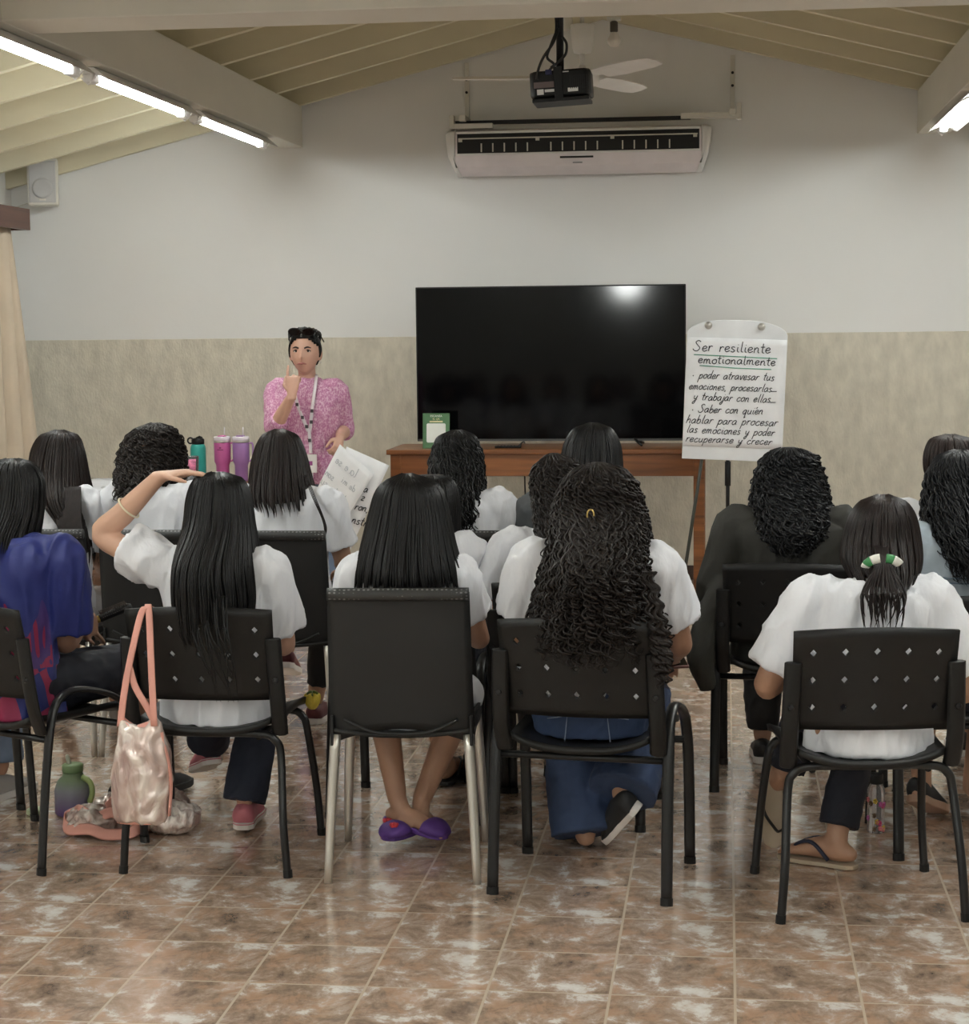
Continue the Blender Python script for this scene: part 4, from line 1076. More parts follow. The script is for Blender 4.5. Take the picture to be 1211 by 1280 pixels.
HR['R'] = [(1.245, 0.791, 0.807, 0.009, 0.008, 7), (1.233, 0.76, 0.838, 0.045, 0.039, 7), (1.219, 0.727, 0.877, 0.086, 0.074, 7), (1.167, 0.708, 0.9, 0.11, 0.095, 7), (1.11, 0.709, 0.907, 0.113, 0.05, 7), (1.07, 0.729, 0.896, 0.102, 0.028, 7)]


def seated(x, y, yaw, top, sh=.93, sw=.17, hx=None, hy=None, lean=.0, cx=None, hip_z=.53, **ov):
    f = V3((-math.sin(yaw), math.cos(yaw), 0)); r = V3((math.cos(yaw), math.sin(yaw), 0)); up = V3((0, 0, 1))
    hip = V3((x, y, hip_z))
    hx = x if hx is None else hx; hy = y+.1 if hy is None else hy
    head = V3((hx, hy, top-.120))
    cx = (x+hx)/2 if cx is None else cx
    chest = V3((cx, y+.02+lean*.5, hip_z+(sh-hip_z)*.66))
    nk = V3((cx+(hx-cx)*.5, y+.03+lean*.8, sh+.045))
    sc = V3((cx, y+.025+lean*.75, sh-.018))
    J = dict(hip=hip, chest=chest, neck=nk, head=head, yaw=yaw, head_yaw=yaw)
    for q, s in (('L', -1), ('R', 1)):
        J['s'+q] = sc+r*s*sw
        J['e'+q] = J['s'+q]+r*s*.03+f*.09-up*.25
        J['w'+q] = hip+r*s*.09+f*.30+up*.13
        J['h'+q] = hip+r*s*.085
        J['k'+q] = hip+r*s*.105+f*.42-up*.03
        J['a'+q] = J['k'+q]-f*.04-up*.41
    for k, v in ov.items(): J[k] = V3(v) if not np.isscalar(v) and not isinstance(v, dict) else v
    return J

SH = {k: mat(n, c, .6, var=.08) for k, (n, c) in dict(pinkshoe=('pink_canvas', (.52, .17, .21)), whitesole=('white_rubber', (.70, .66, .62)), blackcanvas=('black_canvas', (.012, .012, .013)),
      redcanvas=('maroon_canvas', (.10, .015, .02)), purple=('purple_foam', (.085, .03, .20)), beigesole=('beige_rubber', (.42, .34, .25)), navystrap=('navy_strap', (.014, .016, .04)),
      blackstrap=('black_strap', (.01, .01, .01)), greyshoe=('grey_canvas', (.32, .30, .28)), tansole=('tan_rubber', (.38, .24, .17))).items()}

# --- front row: girl in the charcoal chair
feet = {'L': dict(heel=(-1.07, 5.945, .058), f=(.90, -.40, -.14), s=.88), 'R': dict(heel=(-.955, 6.0, .03), f=(-.50, -.86, 0), s=.88)}
J = seated(-.955, 5.67, d(4), 1.193, sh=.912, sw=.15, hx=-.955, hy=5.70, kL=(-1.11, 6.02, .46), aL=(-1.045, 5.94, .135), kR=(-.835, 6.03, .46), aR=(-.975, 6.0, .12),
           eR=(-.758, 5.80, .69), wR=(-.80, 6.02, .66), eL=(-1.17, 5.80, .70), wL=(-1.08, 6.02, .66))
r = person('person with long black hair in a white t-shirt on the charcoal front-row chair', J, 'tan', 'white', 'lightgrey', dict(rows=HR['A'], yc=0, style='straight', n=300, seed=3), 'black',
           sleeve=.62, pant_end=-.1, feet=feet, seed=1, bs=.93, bulk=.92)
cl = [shoe(feet[q], r[1], r[0], SH['purple'], SH['purple'], 'clog', name='clog') for q in 'RL']
g = G(); mx = Matrix.Translation(-Vector(r[1])) @ foot_mtx(feet['R'])
for px_, py_, pz_ in ((.19, -.035, .058), (.215, .018, .055)):
    g = G()
    for k in range(5):
        a = k*2*PI/5; g.ball(mx @ Vector((px_+.010*math.cos(a), py_+.010*math.sin(a), pz_)), .0075, 8, 6)
    fl_ = obj('flower_charm', g, mat('red_charm', (.55, .03, .04), .4), cl[0], smooth=True)

# --- front row: jeans and gold clip
feet = {'R': dict(heel=(-.265, 5.77, .155), f=(-.105, .15, -.145), u=(-.78, .05, .6), s=.88), 'L': dict(heel=(-.435, 6.03, .0), f=(.05, 1, 0))}
J = seated(-.395, 5.57, d(-6), 1.232, sh=.96, sw=.185, hx=-.373, hy=5.62, kR=(-.24, 6.06, .46), aR=(-.315, 5.80, .20), kL=(-.50, 6.05, .46), aL=(-.435, 5.88, .045),
           eR=(-.135, 5.70, .70), wR=(-.165, 5.90, .61), eL=(-.63, 5.68, .72), wL=(-.50, 5.92, .64))
ex = [([(-.22+.02*math.sin(k), 5.36, .95), (-.185+.022*math.sin(k*2.1), 5.27, .82), (-.175+.022*math.sin(k*1.3), 5.235, .73), (-.168+.014*math.sin(k*3), 5.225, .665-.012*(k % 3))], .0038) for k in range(22)]
r = person('person with very long curly dark hair, white blouse and blue jeans on the perforated chair', J, 'tan', 'white', 'jeans', dict(rows=HR['B'], yc=0, style='curly', n=640, seed=5, extra=ex), 'curlybrown',
           sleeve=.70, hem=.56, pant_end=.99, pant_r=(.085, .100, .110), feet=None, seed=2, cuff=1.12)
GOLD = mat('gold_metal', (.62, .45, .16), .28, metal=1.0)
g = G(); o3 = r[1]
for k in range(3):
    g.tube([(-.385-o3[0]+.010*math.sin(a)+.006*k, 5.470-o3[1], 1.072-o3[2]+.026*(1-k)+.017*math.cos(a)) for a in np.linspace(0, 2*PI, 14)[:-1]], .0028, 6, closed=True)
g.tube([(-.37-o3[0], 5.470-o3[1], 1.06), (-.345-o3[0], 5.472-o3[1], 1.075), (-.335-o3[0], 5.474-o3[1], 1.07)], .003, 6)
obj('hair_clip', g, GOLD, r[3], True)['label'] = 'gold hair clip'
shoe(feet['R'], r[1], r[0], SH['blackcanvas'], SH['whitesole']); shoe(feet['L'], r[1], r[0], SH['blackcanvas'], SH['whitesole'])
tk = r[5]
if tk:
    st = mat('pale_stitching', (.20, .24, .32), .8)
    for s in (-1, 1):
        g = G(); g.tube([(s*.118, -.112, .505), (s*.09, -.130, .512), (s*.058, -.139, .520), (s*.060, -.141, .50), (s*.066, -.139, .445)], .0016, 5)
        obj('pocket_stitching', g, st, tk)
ph = thing('mobile_phone', 'brown-cased mobile phone held low by the curly-haired person in jeans', 'phone', (-.165, 5.985, .60), .3)
obj('case', G().box((-.036, -.07, -.005), (.036, .07, .005), Matrix.Rotation(.35, 4, 'X')), mat('brown_phone_case', (.10, .035, .03), .4), ph, bevel=.003)
obj('display', G().box((-.032, -.065, .0046), (.032, .065, .0056), Matrix.Rotation(.35, 4, 'X')), 'screen', ph)

# --- front row right: green and white hair tie
feet = {'R': dict(heel=(.375, 5.735, .014), f=(-.88, .47, 0)), 'L': dict(heel=(.17, 5.81, .235), f=(-.12, .80, -.58), u=(0, .58, .8))}
J = seated(.40, 5.40, d(7), 1.147, sh=.872, sw=.172, hx=.447, hy=5.58, lean=.06, cx=.41, kR=(.43, 5.88, .49), aR=(.34, 5.77, .11), kL=(.26, 5.87, .50), aL=(.18, 5.845, .27),
           eL=(.115, 5.43, .615), wL=(.27, 5.72, .67), eR=(.68, 5.50, .60), wR=(.55, 5.74, .62), head_pitch=-.25)
r = person('person in a white t-shirt with dark hair tied low in a green and white band', J, 'tan', 'white', 'navy', dict(rows=HR['C'], yc=0, style='straight', n=300, seed=8), 'espresso',
           sleeve=.80, pant_end=.97, pant_r=(.08, .062, .060), feet=feet, seed=3, cuff=1.14)
o3 = r[1]
g = G(); R_ = np.random.default_rng(4)
for k in range(46):
    u = R_.uniform(-1, 1); l = R_.uniform(.55, 1)
    x0 = .435+u*.020; x1 = .43+u*.062; x2 = .425+u*.05+R_.uniform(-.012, .012)
    zt = .975
    pts = crom(np.array([(x0+.0, 5.50, zt+.05), (x0, 5.375, zt), (x1, 5.315-.006*R_.random(), zt-.07), (x1+.008*math.sin(k), 5.292-.006*R_.random(), zt-.13*l), (x2, 5.285, zt-.19*l)]), 6)-np.array(o3)
    m = len(pts); q = np.linspace(0, 1, m); g.tube(pts, list(.0032*np.minimum(1, (1-q)*3+.12)), 5)
pt = obj('ponytail', g, HAIR['espresso'], r[3], True)
band = mat('white_satin', (.80, .80, .74), .4); grn = mat('green_satin', (.06, .28, .10), .45)
for a0, a1, mm in ((-1.25, -.75, grn), (-.75, -.2, band), (.15, .6, grn), (.6, 1.2, band), (-1.5, -1.25, band)):
    g = G(); pts = [(.435+.048*math.sin(a)-o3[0], 5.375-.022*math.cos(a)-o3[1], .962+.030*math.cos(a)) for a in np.linspace(a0, a1, 6)]
    g.tube(pts, [(.0045, .013)]*6, 8, side=(0, 1, 0)); obj('hair_band', g, mm, r[3], True)
shoe(feet['R'], o3, r[0], None, SH['beigesole'], 'flipflop', SH['navystrap'])
ff = dict(feet['L']); ff['heel'] = (.145, 5.862, .255); ff['f'] = (.03, -.06, -1); ff['u'] = (.1, -1, .05); ff['s'] = .95
shoe(ff, o3, r[0], None, SH['beigesole'], 'flipflop', SH['blackstrap'])

# --- front row left: hand on head
feet = {'R': dict(heel=(-1.565, 5.985, .012), f=(-.08, 1, 0), s=.95), 'L': dict(heel=(-1.745, 6.27, .155), f=(-.42, .80, -.30), u=(-.2, .3, 1), s=.95)}
J = seated(-1.565, 5.70, 0., 1.198, sh=.922, sw=.162, hx=-1.568, hy=5.75, kR=(-1.52, 6.13, .47), aR=(-1.565, 6.01, .11), kL=(-1.68, 6.12, .48), aL=(-1.765, 6.30, .235),
           sL=(-1.72, 5.72, .905), eL=(-1.935, 5.745, 1.005), wL=(-1.742, 5.735, 1.190), eR=(-1.372, 5.80, .67), wR=(-1.46, 5.99, .60),
           handL=dict(dir=(1, .02, .13), palm=(.12, 0, -1), thumb=(.1, -1, 0), curl=(.16, .16, .18, .2), ti=.1, s=1.0))
ex = [([(-1.52+.06*math.sin(k*1.7), 5.44, .86), (-1.50+.055*math.sin(k*1.7), 5.40, .76), (-1.475+.045*math.sin(k*1.7+.3), 5.395, .69-.01*(k % 4)), (-1.455+.035*math.sin(k*1.7+.8), 5.405, .62-.035*(k % 3))], .0024) for k in range(16)]
r = person('person in a white t-shirt resting a raised hand on long black hair', J, 'light', 'white', 'darkjeans', dict(rows=HR['D'], yc=0, style='straight', n=340, seed=11, extra=ex), 'black',
           sleeve=(.60, .84), pant_end=1.03, pant_r=(.08, .070, .072), feet=None, seed=4, cuff=1.12, bs=.97)
o3 = r[1]
shoe(feet['R'], o3, r[0], SH['pinkshoe'], SH['whitesole'], 'sneaker', SH['pinkshoe']); shoe(feet['L'], o3, r[0], SH['pinkshoe'], SH['whitesole'], 'sneaker', SH['pinkshoe'])
g = G(); c0 = seg_pt(J['eL'], J['wL'], .47)-V3(o3); ax = unit(V3(J['wL'])-V3(J['eL'])); b1 = unit(np.cross(ax, (0, 1, 0))); b2 = np.cross(ax, b1)
g.tube([c0+b1*.040*math.cos(a)+b2*.040*math.sin(a) for a in np.linspace(0, 2*PI, 24)[:-1]], .0032, 8, closed=True)
obj('bracelet', g, mat('cream_bracelet', (.75, .68, .50), .35), r[0], True)

# --- front row far left: football shirt
feet = {'R': dict(heel=(-2.065, 6.22, .012), f=(.4, .91, 0)), 'L': dict(heel=(-2.0, 6.36, .012), f=(.3, .95, 0))}
J = seated(-2.235, 5.74, d(-27), 1.235, sh=.965, sw=.18, hx=-2.27, hy=5.85, kR=(-1.945, 6.08, .525), aR=(-2.045, 6.25, .12), kL=(-1.98, 6.22, .51), aL=(-2.0, 6.40, .12),
           sR=(-2.06, 5.74, .935), eR=(-2.085, 5.80, .665), wR=(-2.105, 5.985, .665), handR=dict(dir=(.35, 1, .1), palm=(-1, .3, 0), thumb=(0, 0, 1), curl=(1.0, 1.05, 1.1, 1.1), ti=.9))
r = person('person in a blue and crimson football shirt and navy shorts at the left edge', J, 'brown', 'jersey', 'navy', dict(rows=HR['E'], yc=0, style='straight', n=240, seed=13), 'black',
           sleeve=.88, pant_end=-.02, feet=None, seed=6, cuff=1.15)
shoe(feet['R'], r[1], r[0], SH['blackcanvas'], SH['blackcanvas']); shoe(feet['L'], r[1], r[0], SH['blackcanvas'], SH['blackcanvas'])
br_ = thing('hairbrush', 'black round hairbrush held by the person in the football shirt', 'hairbrush', (-2.062, 6.085, .690))
ax = Matrix.Rotation(d(-30), 4, 'Z') @ Matrix.Rotation(d(22), 4, 'Y') @ Matrix.Identity(4)
mxb = Matrix.Rotation(d(38), 4, 'Z') @ Matrix.Rotation(d(-17), 4, 'Y')
obj('handle', G().tube([mxb @ Vector((x, 0, 0)) for x in (-.12, -.06, -.01)], [.009, .012, .010], 12, round_=True), 'black_plastic', br_, smooth=True)
obj('ferrule', G().tube([mxb @ Vector((x, 0, 0)) for x in (-.014, -.006)], [.0125, .0125], 12), GOLD, br_, smooth=True)
obj('barrel', G().tube([mxb @ Vector((x, 0, 0)) for x in (-.008, .0, .10, .112)], [.010, .014, .014, .009], 12), 'black_plastic', br_, smooth=True)
g = G()
for i in range(13):
    for k in range(9):
        a = k*PI/8-.2; v_ = Vector((.004+i*.0075, math.cos(a)*.0, 0))
        g.tube([mxb @ (v_+Vector((0, .012*math.cos(a), .012*math.sin(a)))), mxb @ (v_+Vector((0, .026*math.cos(a), .026*math.sin(a))))], .0011, 4)
bo = obj('bristles', g, mat('brown_bristle', (.05, .03, .022), .6), br_); bo['kind'] = 'stuff'

# --- second row: under the front-row chair
feet = {'L': dict(heel=(-1.00, 6.66, .02), f=(.12, 1, 0)), 'R': dict(heel=(-.90, 6.70, .02), f=(-.1, 1, 0))}
J = seated(-1.03, 6.39, d(-5), 1.150, sh=.90, sw=.15, hx=-1.00, hy=6.44, aL=(-1.01, 6.70, .09), aR=(-.90, 6.74, .09), eL=(-1.14, 6.5, .70), eR=(-.89, 6.5, .70), kL=(-1.10, 6.80, .5), kR=(-.90, 6.80, .5))
hr = [(z-.05, a-.0, b-.0, db, df, 6.44) for z, a, b, db, df, y in [(1.194, -1.04, -.965, .034, .029, 0), (1.177, -1.07, -.93, .069, .06, 0), (1.143, -1.09, -.91, .095, .082, 0), (1.079, -1.10, -.90, .113, .05, 0), (.98, -1.10, -.90, .12, .028, 0), (.86, -1.09, -.91, .15, .028, 0)]]
r = person('person hidden behind the girl on the charcoal front-row chair, one flip-flop showing', J, 'tan', 'white', 'darkjeans', dict(rows=hr, yc=0, style='straight', n=160, seed=14), 'black', sleeve=.7, pant_end=.55, feet=feet, seed=7, bs=.9, bulk=.85)
for q in 'LR': shoe(feet[q], r[1], r[0], None, SH['blackcanvas'], 'flipflop', SH['blackstrap'])

# --- second row: brown curls behind the jeans wearer
feet = {'L': dict(heel=(-.61, 6.69, .014), f=(0, 1, 0)), 'R': dict(heel=(-.395, 6.70, .014), f=(.1, 1, 0))}
J = seated(-.53, 6.36, d(-4), 1.205, sh=.915, sw=.17, hx=-.572, hy=6.45, eL=(-.79, 6.42, .70), wL=(-.63, 6.66, .65))
r = person('person in a white shirt with brown curls half hidden behind the jeans wearer', J, 'tan', 'white', 'navy', dict(rows=HR['F'], yc=0, style='curly', n=330, seed=15), 'curlybrown', sleeve=.85, feet=feet, seed=8, cuff=1.12)
for q in 'LR': shoe(feet[q], r[1], r[0], None, SH['tansole'], 'flipflop', SH['blackstrap'])

# --- second row right: dark olive jacket
feet = {'L': dict(heel=(.14, 7.13, .0), f=(0, 1, 0)), 'R': dict(heel=(.35, 7.13, .0), f=(0, 1, 0))}
J = seated(.225, 6.80, d(-3), 1.197, sh=.945, sw=.20, hx=.228, hy=6.90, eL=(-.05, 6.84, .68), wL=(.08, 7.12, .62))
def flap(g):
    g.tube([(-.005, 6.80, .72), (-.055, 6.72, .60), (-.085, 6.70, .48), (-.065, 6.70, .38)], [(.05, .05), (.045, .055), (.045, .05), (.028, .035)], 14, sub=4, round_=True)
r = person('person with black curly hair in a dark olive jacket before the flip-chart', J, 'tan', 'olive', 'black', dict(rows=HR['G'], yc=0, style='curly', n=460, seed=17), 'curlyblack', sleeve=1.9, hem=.45, feet=None, seed=9, bulk=1.12, shirt_extra=flap, wr=.006)
for q in 'LR': shoe(feet[q], r[1], r[0], SH['blackcanvas'], SH['whitesole'])

# --- second row right edge: pale denim
feet = {'L': dict(heel=(.62, 6.22, .085), f=(.35, .75, -.32), u=(.0, .3, 1)), 'R': dict(heel=(.875, 6.37, .0), f=(.05, 1, 0))}
J = seated(.765, 6.05, d(7), 1.235, sh=.965, sw=.165, hx=.735, hy=6.15, aL=(.635, 6.25, .185), kL=(.66, 6.45, .50), kR=(.88, 6.45, .5))
r = person('person with long wavy black hair in a pale denim jacket at the right edge', J, 'tan', 'paledenim', 'navy', dict(rows=HR['Q'], yc=0, style='wavy', n=330, seed=19), 'curlyblack', sleeve=1.7, hem=.62, pant_end=-.05, feet=feet, seed=10, wr=.005)
for q in 'LR': shoe(feet[q], r[1], r[0], SH['blackcanvas'], SH['tansole'])
sj = r[4]; g = G(); o3 = r[1]
sg = mat('dark_denim_seam', (.16, .22, .28), .9)
for z_, yy in ((.845, -.105), (.86, -.103)): g = G().tube([(-.14, yy+.03, z_-.0), (-.07, yy-.012, z_), (0, yy-.02, z_), (.07, yy-.012, z_), (.14, yy+.03, z_)], .0025, 5, sub=4); obj('seam', g, sg, sj, True)

# --- third row right: short hair
J = seated(.81, 6.98, d(3), 1.237, sh=.955, sw=.19, hx=.80, hy=7.0, head_yaw=.35)
r = person('short-haired person in pale grey behind the denim jacket at the right edge', J, 'tan', 'lightgrey', 'navy', dict(rows=HR['R'], yc=0, style='straight', n=200, seed=21), 'shorthair', sleeve=.9, seed=11)
feet = {'L': dict(heel=(.685, 7.31, .0), f=(0, 1, 0)), 'R': dict(heel=(.895, 7.31, .0), f=(0, 1, 0))}
for q in 'LR': shoe(feet[q], r[1], r[0], SH['blackcanvas'], SH['whitesole'])

# --- back rows, left to right
J = seated(-2.67, 7.30, d(-3), 1.243, sh=.975, sw=.148, hx=-2.67, hy=7.42, kR=(-2.55, 7.75, .5), aR=(-2.55, 7.70, .1), eR=(-2.50, 7.40, .74))
ex = [([(-2.64+.005*k, 7.25, 1.03), (-2.585+.0042*k, 7.145, .90), (-2.54+.003*k, 7.135, .79), (-2.52+.002*k, 7.135, .71-.012*(k % 5))], .0048) for k in range(24)]
r = person('person at the far left with long dark hair swept over the right shoulder', J, 'tan', 'white', 'lightgrey', dict(rows=HR['P'], yc=0, style='straight', n=260, seed=23, extra=ex), 'espresso', sleeve=.8, pant_end=-.05, feet=None, seed=12)
obj('neck_label', G().box((-.065, -.128, .955), (-.045, -.120, .965)), mat('red_label', (.30, .02, .03), .7), r[4])
feet = {'L': dict(heel=(-2.80, 7.64, .0), f=(0, 1, 0)), 'R': dict(heel=(-2.53, 7.64, .0), f=(0, 1, 0))}
for q in 'LR': shoe(feet[q], r[1], r[0], SH['greyshoe'], SH['whitesole'])
J = seated(-2.21, 7.34, d(2), 1.267, sh=.99, sw=.165, hx=-2.295, hy=7.46, kL=(-2.31, 7.75, .5), eL=(-2.375, 7.42, .74))
r = person('person in a white t-shirt with a bushy brown curly bob before the white table', J, 'tan', 'white', 'lightgrey', dict(rows=HR['T'], yc=0, style='curly', n=420, seed=25), 'curlybrown', sleeve=.8, pant_end=-.05, seed=13)
feet = {'L': dict(heel=(-2.33, 7.66, .0), f=(0, 1, 0)), 'R': dict(heel=(-2.10, 7.66, .0), f=(0, 1, 0))}
for q in 'LR': shoe(feet[q], r[1], r[0], SH['greyshoe'], SH['whitesole'])
feet = {'R': dict(heel=(-1.70, 7.70, .0), f=(.12, 1, 0)), 'L': dict(heel=(-1.86, 7.88, .20), f=(-.1, .95, -.3), u=(0, .3, 1))}
J = seated(-1.70, 7.33, d(-2), 1.243, sh=.975, sw=.17, hx=-1.75, hy=7.42, eR=(-1.505, 7.40, .73), wR=(-1.55, 7.64, .66), kR=(-1.64, 7.76, .50), aR=(-1.70, 7.73, .1), kL=(-1.80, 7.77, .52), aL=(-1.86, 7.91, .28))
ex = [([(-1.64+.004*k, 7.32, 1.07), (-1.585+.004*k, 7.225, .99), (-1.535+.003*k, 7.185, .89), (-1.535+.002*k, 7.185, .78+.02*k)], .0016) for k in range(4)]
r = person('person in a white t-shirt with a smooth dark bob directly before the presenter', J, 'tan', 'white', 'black', dict(rows=HR['H'], yc=0, style='straight', n=280, seed=27, extra=ex), 'espresso', sleeve=.75, pant_end=.86, pant_r=(.075, .06, .046), feet=None, seed=14)
for q in 'LR': shoe(feet[q], r[1], r[0], SH['redcanvas'], SH['whitesole'])
J = seated(-1.03, 7.31, d(2), 1.240, sh=.965, sw=.165, hx=-1.04, hy=7.40)
r = person('person in a white shirt with wet black hair before the left end of the television', J, 'tan', 'white', 'navy', dict(rows=HR['I'], yc=0, style='wavy', n=280, seed=29), 'black', sleeve=.85, seed=15)
feet = {'L': dict(heel=(-1.13, 7.66, .0), f=(0, 1, 0)), 'R': dict(heel=(-.93, 7.66, .0), f=(0, 1, 0))}
for q in 'LR': shoe(feet[q], r[1], r[0], SH['greyshoe'], SH['whitesole'])
J = seated(-.545, 7.31, d(2), 1.264, sh=.955, sw=.18, hx=-.51, hy=7.40, cx=-.555)
r = person('person in a slate grey t-shirt with straight black hair before the television', J, 'tan', 'grey', 'navy', dict(rows=HR['J'], yc=0, style='straight', n=280, seed=31), 'black', sleeve=.85, seed=16)
feet = {'L': dict(heel=(-.66, 7.66, .0), f=(0, 1, 0)), 'R': dict(heel=(-.46, 7.66, .0), f=(0, 1, 0))}
for q in 'LR': shoe(feet[q], r[1], r[0], SH['blackcanvas'], SH['whitesole'])
# --- person cut off by the left edge
feet = {'R': dict(heel=(-2.56, 6.30, .0), f=(.30, .95, 0)), 'L': dict(heel=(-2.72, 6.40, .0), f=(.1, 1, 0))}
J = seated(-2.73, 6.05, d(-12), 1.20, sh=.95, sw=.17, hx=-2.76, hy=6.12, kR=(-2.57, 6.42, .50), aR=(-2.545, 6.37, .11), kL=(-2.72, 6.48, .5), aL=(-2.71, 6.44, .1))
hr = [(1.20, -2.80, -2.72, .04, .035, 6.12), (1.18, -2.84, -2.68, .08, .07, 6.12), (1.12, -2.86, -2.66, .113, .09, 6.12), (1.04, -2.86, -2.66, .113, .03, 6.12), (.96, -2.85, -2.67, .12, .03, 6.12), (.88, -2.83, -2.69, .13, .03, 6.12)]
r = person('person mostly outside the left edge, one washed blue jeans leg showing', J, 'tan', 'white', 'bluejeans', dict(rows=hr, yc=0, style='straight', n=120, seed=33), 'espresso', pant_end=.95, pant_r=(.085, .085, .085), seed=17)
for q in 'LR': shoe(feet[q], r[1], r[0], SH['greyshoe'], SH['whitesole'])

# ------------------------------------------------------------------ the presenter
J = dict(hip=(-2.27, 10.32, .90), chest=(-2.275, 10.315, 1.17), neck=(-2.28, 10.31, 1.375), head=(-2.283, 10.285, 1.515), yaw=PI, head_yaw=PI+.02, head_s=1.10,
         sR=(-2.448, 10.31, 1.300), eR=(-2.435, 10.17, 1.105), wR=(-2.305, 10.035, 1.285), sL=(-2.122, 10.32, 1.295), eL=(-2.095, 10.40, 1.085), wL=(-2.072, 10.165, 1.055),
         handR=dict(dir=(.05, .12, 1), palm=(.25, 1, -.1), thumb=(-1, .2, .1), curl=(.06, 1.25, 1.35, 1.4), ti=.6, s=1.05),
         handL=dict(dir=(.0, -.75, -.65), palm=(-.8, .3, -.4), thumb=(-.2, -.6, .7), curl=(.85, .9, .95, 1.0), ti=.9, s=.95),
         hL=(-2.185, 10.32, .86), kL=(-2.18, 10.335, .47), aL=(-2.175, 10.36, .09), hR=(-2.355, 10.32, .86), kR=(-2.36, 10.335, .47), aR=(-2.365, 10.36, .09))
JV = {k: (V3(v) if isinstance(v, tuple) else v) for k, v in J.items()}
tp = [(V3((-2.27, 10.32, .80)), .165, .120), (V3((-2.27, 10.32, .88)), .175, .130), (V3((-2.272, 10.32, 1.02)), .150, .118), (V3((-2.275, 10.305, 1.16)), .160, .128), (V3((-2.278, 10.31, 1.27)), .172, .105), (V3((-2.28, 10.31, 1.345)), .085, .075), (V3((-2.28, 10.31, 1.375)), .058, .056)]
r = person('standing person in a mottled pink blouse with one hand raised to the cheek', JV, 'fair', 'blouse', 'bluejeans', None, sleeve=1.28, hem=.79, pant_end=.95, pant_r=(.08, .07, .075), face=True, torso_pts=tp, seed=40, wr=.006)
root, o3, hmx = r[0], V3(r[1]), r[2]
HS = 1.10
L3 = lambda v: hmx @ (Vector(v)*HS)-Vector(o3)
feet = {'L': dict(heel=(-2.165, 10.40, .0), f=(.1, -1, 0)), 'R': dict(heel=(-2.375, 10.40, .0), f=(-.1, -1, 0))}
for q in 'LR': shoe(feet[q], r[1], root, SH['greyshoe'], SH['whitesole'])
# hair drawn back from the forehead, small knot behind
g = G(); nu, nv = 48, 36
for j in range(nv+1):
    t = -PI/2+PI*(j+.02)/(nv+.04)
    for i in range(nu):
        a = 2*PI*i/nu; dx, dy, dz = math.cos(t)*math.cos(a), math.cos(t)*math.sin(a), math.sin(t)
        k = 1.0+.025*mnoise.noise((dx*9, dy*3, dz*5))
        g.v.append(tuple(L3((.083*dx*k*(1-.16*max(0, -dz)), (.098 if dy > 0 else .108)*dy*k, .126*dz*k if dz > 0 else .10*dz*k))))
for j in range(nv):
    tm = -PI/2+PI*(j+.5)/nv
    for i in range(nu):
        a = 2*PI*(i+.5)/nu; dx, dy, dz = math.cos(tm)*math.cos(a), math.cos(tm)*math.sin(a), math.sin(tm)
        hairline = .60-.42*abs(dx)**2.2
        if (dy < .12-.25*max(0, -dz) or dz > hairline) and dz > -.62:
            b0_ = j*nu+i; b1_ = j*nu+(i+1) % nu; g.f.append((b0_, b1_, b1_+nu, b0_+nu))
hp = obj('hair', g, HAIR['black'], root, True); so = hp.modifiers.new('t', 'SOLIDIFY'); so.thickness = .012; so.offset = -1
g = G(); g.ball(L3((.0, -.125, .01)), (.045, .04, .045))
R_ = np.random.default_rng(2)
for k in range(40):
    a = R_.uniform(-.1, PI+.1); x = .072*math.cos(a)
    z0 = .085+.035*math.sin(a)*R_.uniform(.8, 1)
    g.tube([L3((x*.92, .066, z0-.022)), L3((x*1.02, .03, z0+.001)), L3((x*1.06, -.03, z0+.000)), L3((x*.8, -.10, z0*.6))], [.0035, .004, .004, .003], 5, sub=4)
obj('hair_knot', g, HAIR['black'], hp, True)
EYE, IR, BROW, LIP = FACE['eye'], FACE['iris'], FACE['brow'], FACE['lip']
for s in (-1, 1):
    e = obj('eye', G().ball(L3((s*.030, .0755, .006)), (.0125, .006, .0062), 14, 10), EYE, root, True)
    obj('iris', G().ball(L3((s*.030-.001, .0805, .006)), (.0052, .0025, .0054), 10, 8), IR, e, True)
    obj('eyelid', G().tube([L3((s*.030-.0145, .0755, .006)), L3((s*.030, .0815, .0125)), L3((s*.030+.0145, .0755, .006))], [.0022, .0032, .0022], 6, sub=5), BROW, e, True)
    obj('eyebrow', G().tube([L3((s*.014, .0885, .021)), L3((s*.030, .0885, .0265)), L3((s*.046, .079, .022))], [(.0022, .0042), (.0022, .0045), (.0018, .002)], 8, side=(0, 1, 0), sub=5), BROW, root, True)
obj('lips', G().tube([L3((-.023, .0855, -.0575)), L3((-.008, .0935, -.0535)), L3((0, .0945, -.0548)), L3((.008, .0935, -.0535)), L3((.023, .0855, -.0575))], [(.002, .002), (.004, .0055), (.004, .006), (.004, .0055), (.002, .002)], 10, side=(0, 1, 0), sub=5), LIP, root, True)
obj('earring', G().lathe([(.001, -.006), (.005, 0), (.001, .006)], tuple(L3((-.078, -.004, -.052))), 10), 'alu', root, True)
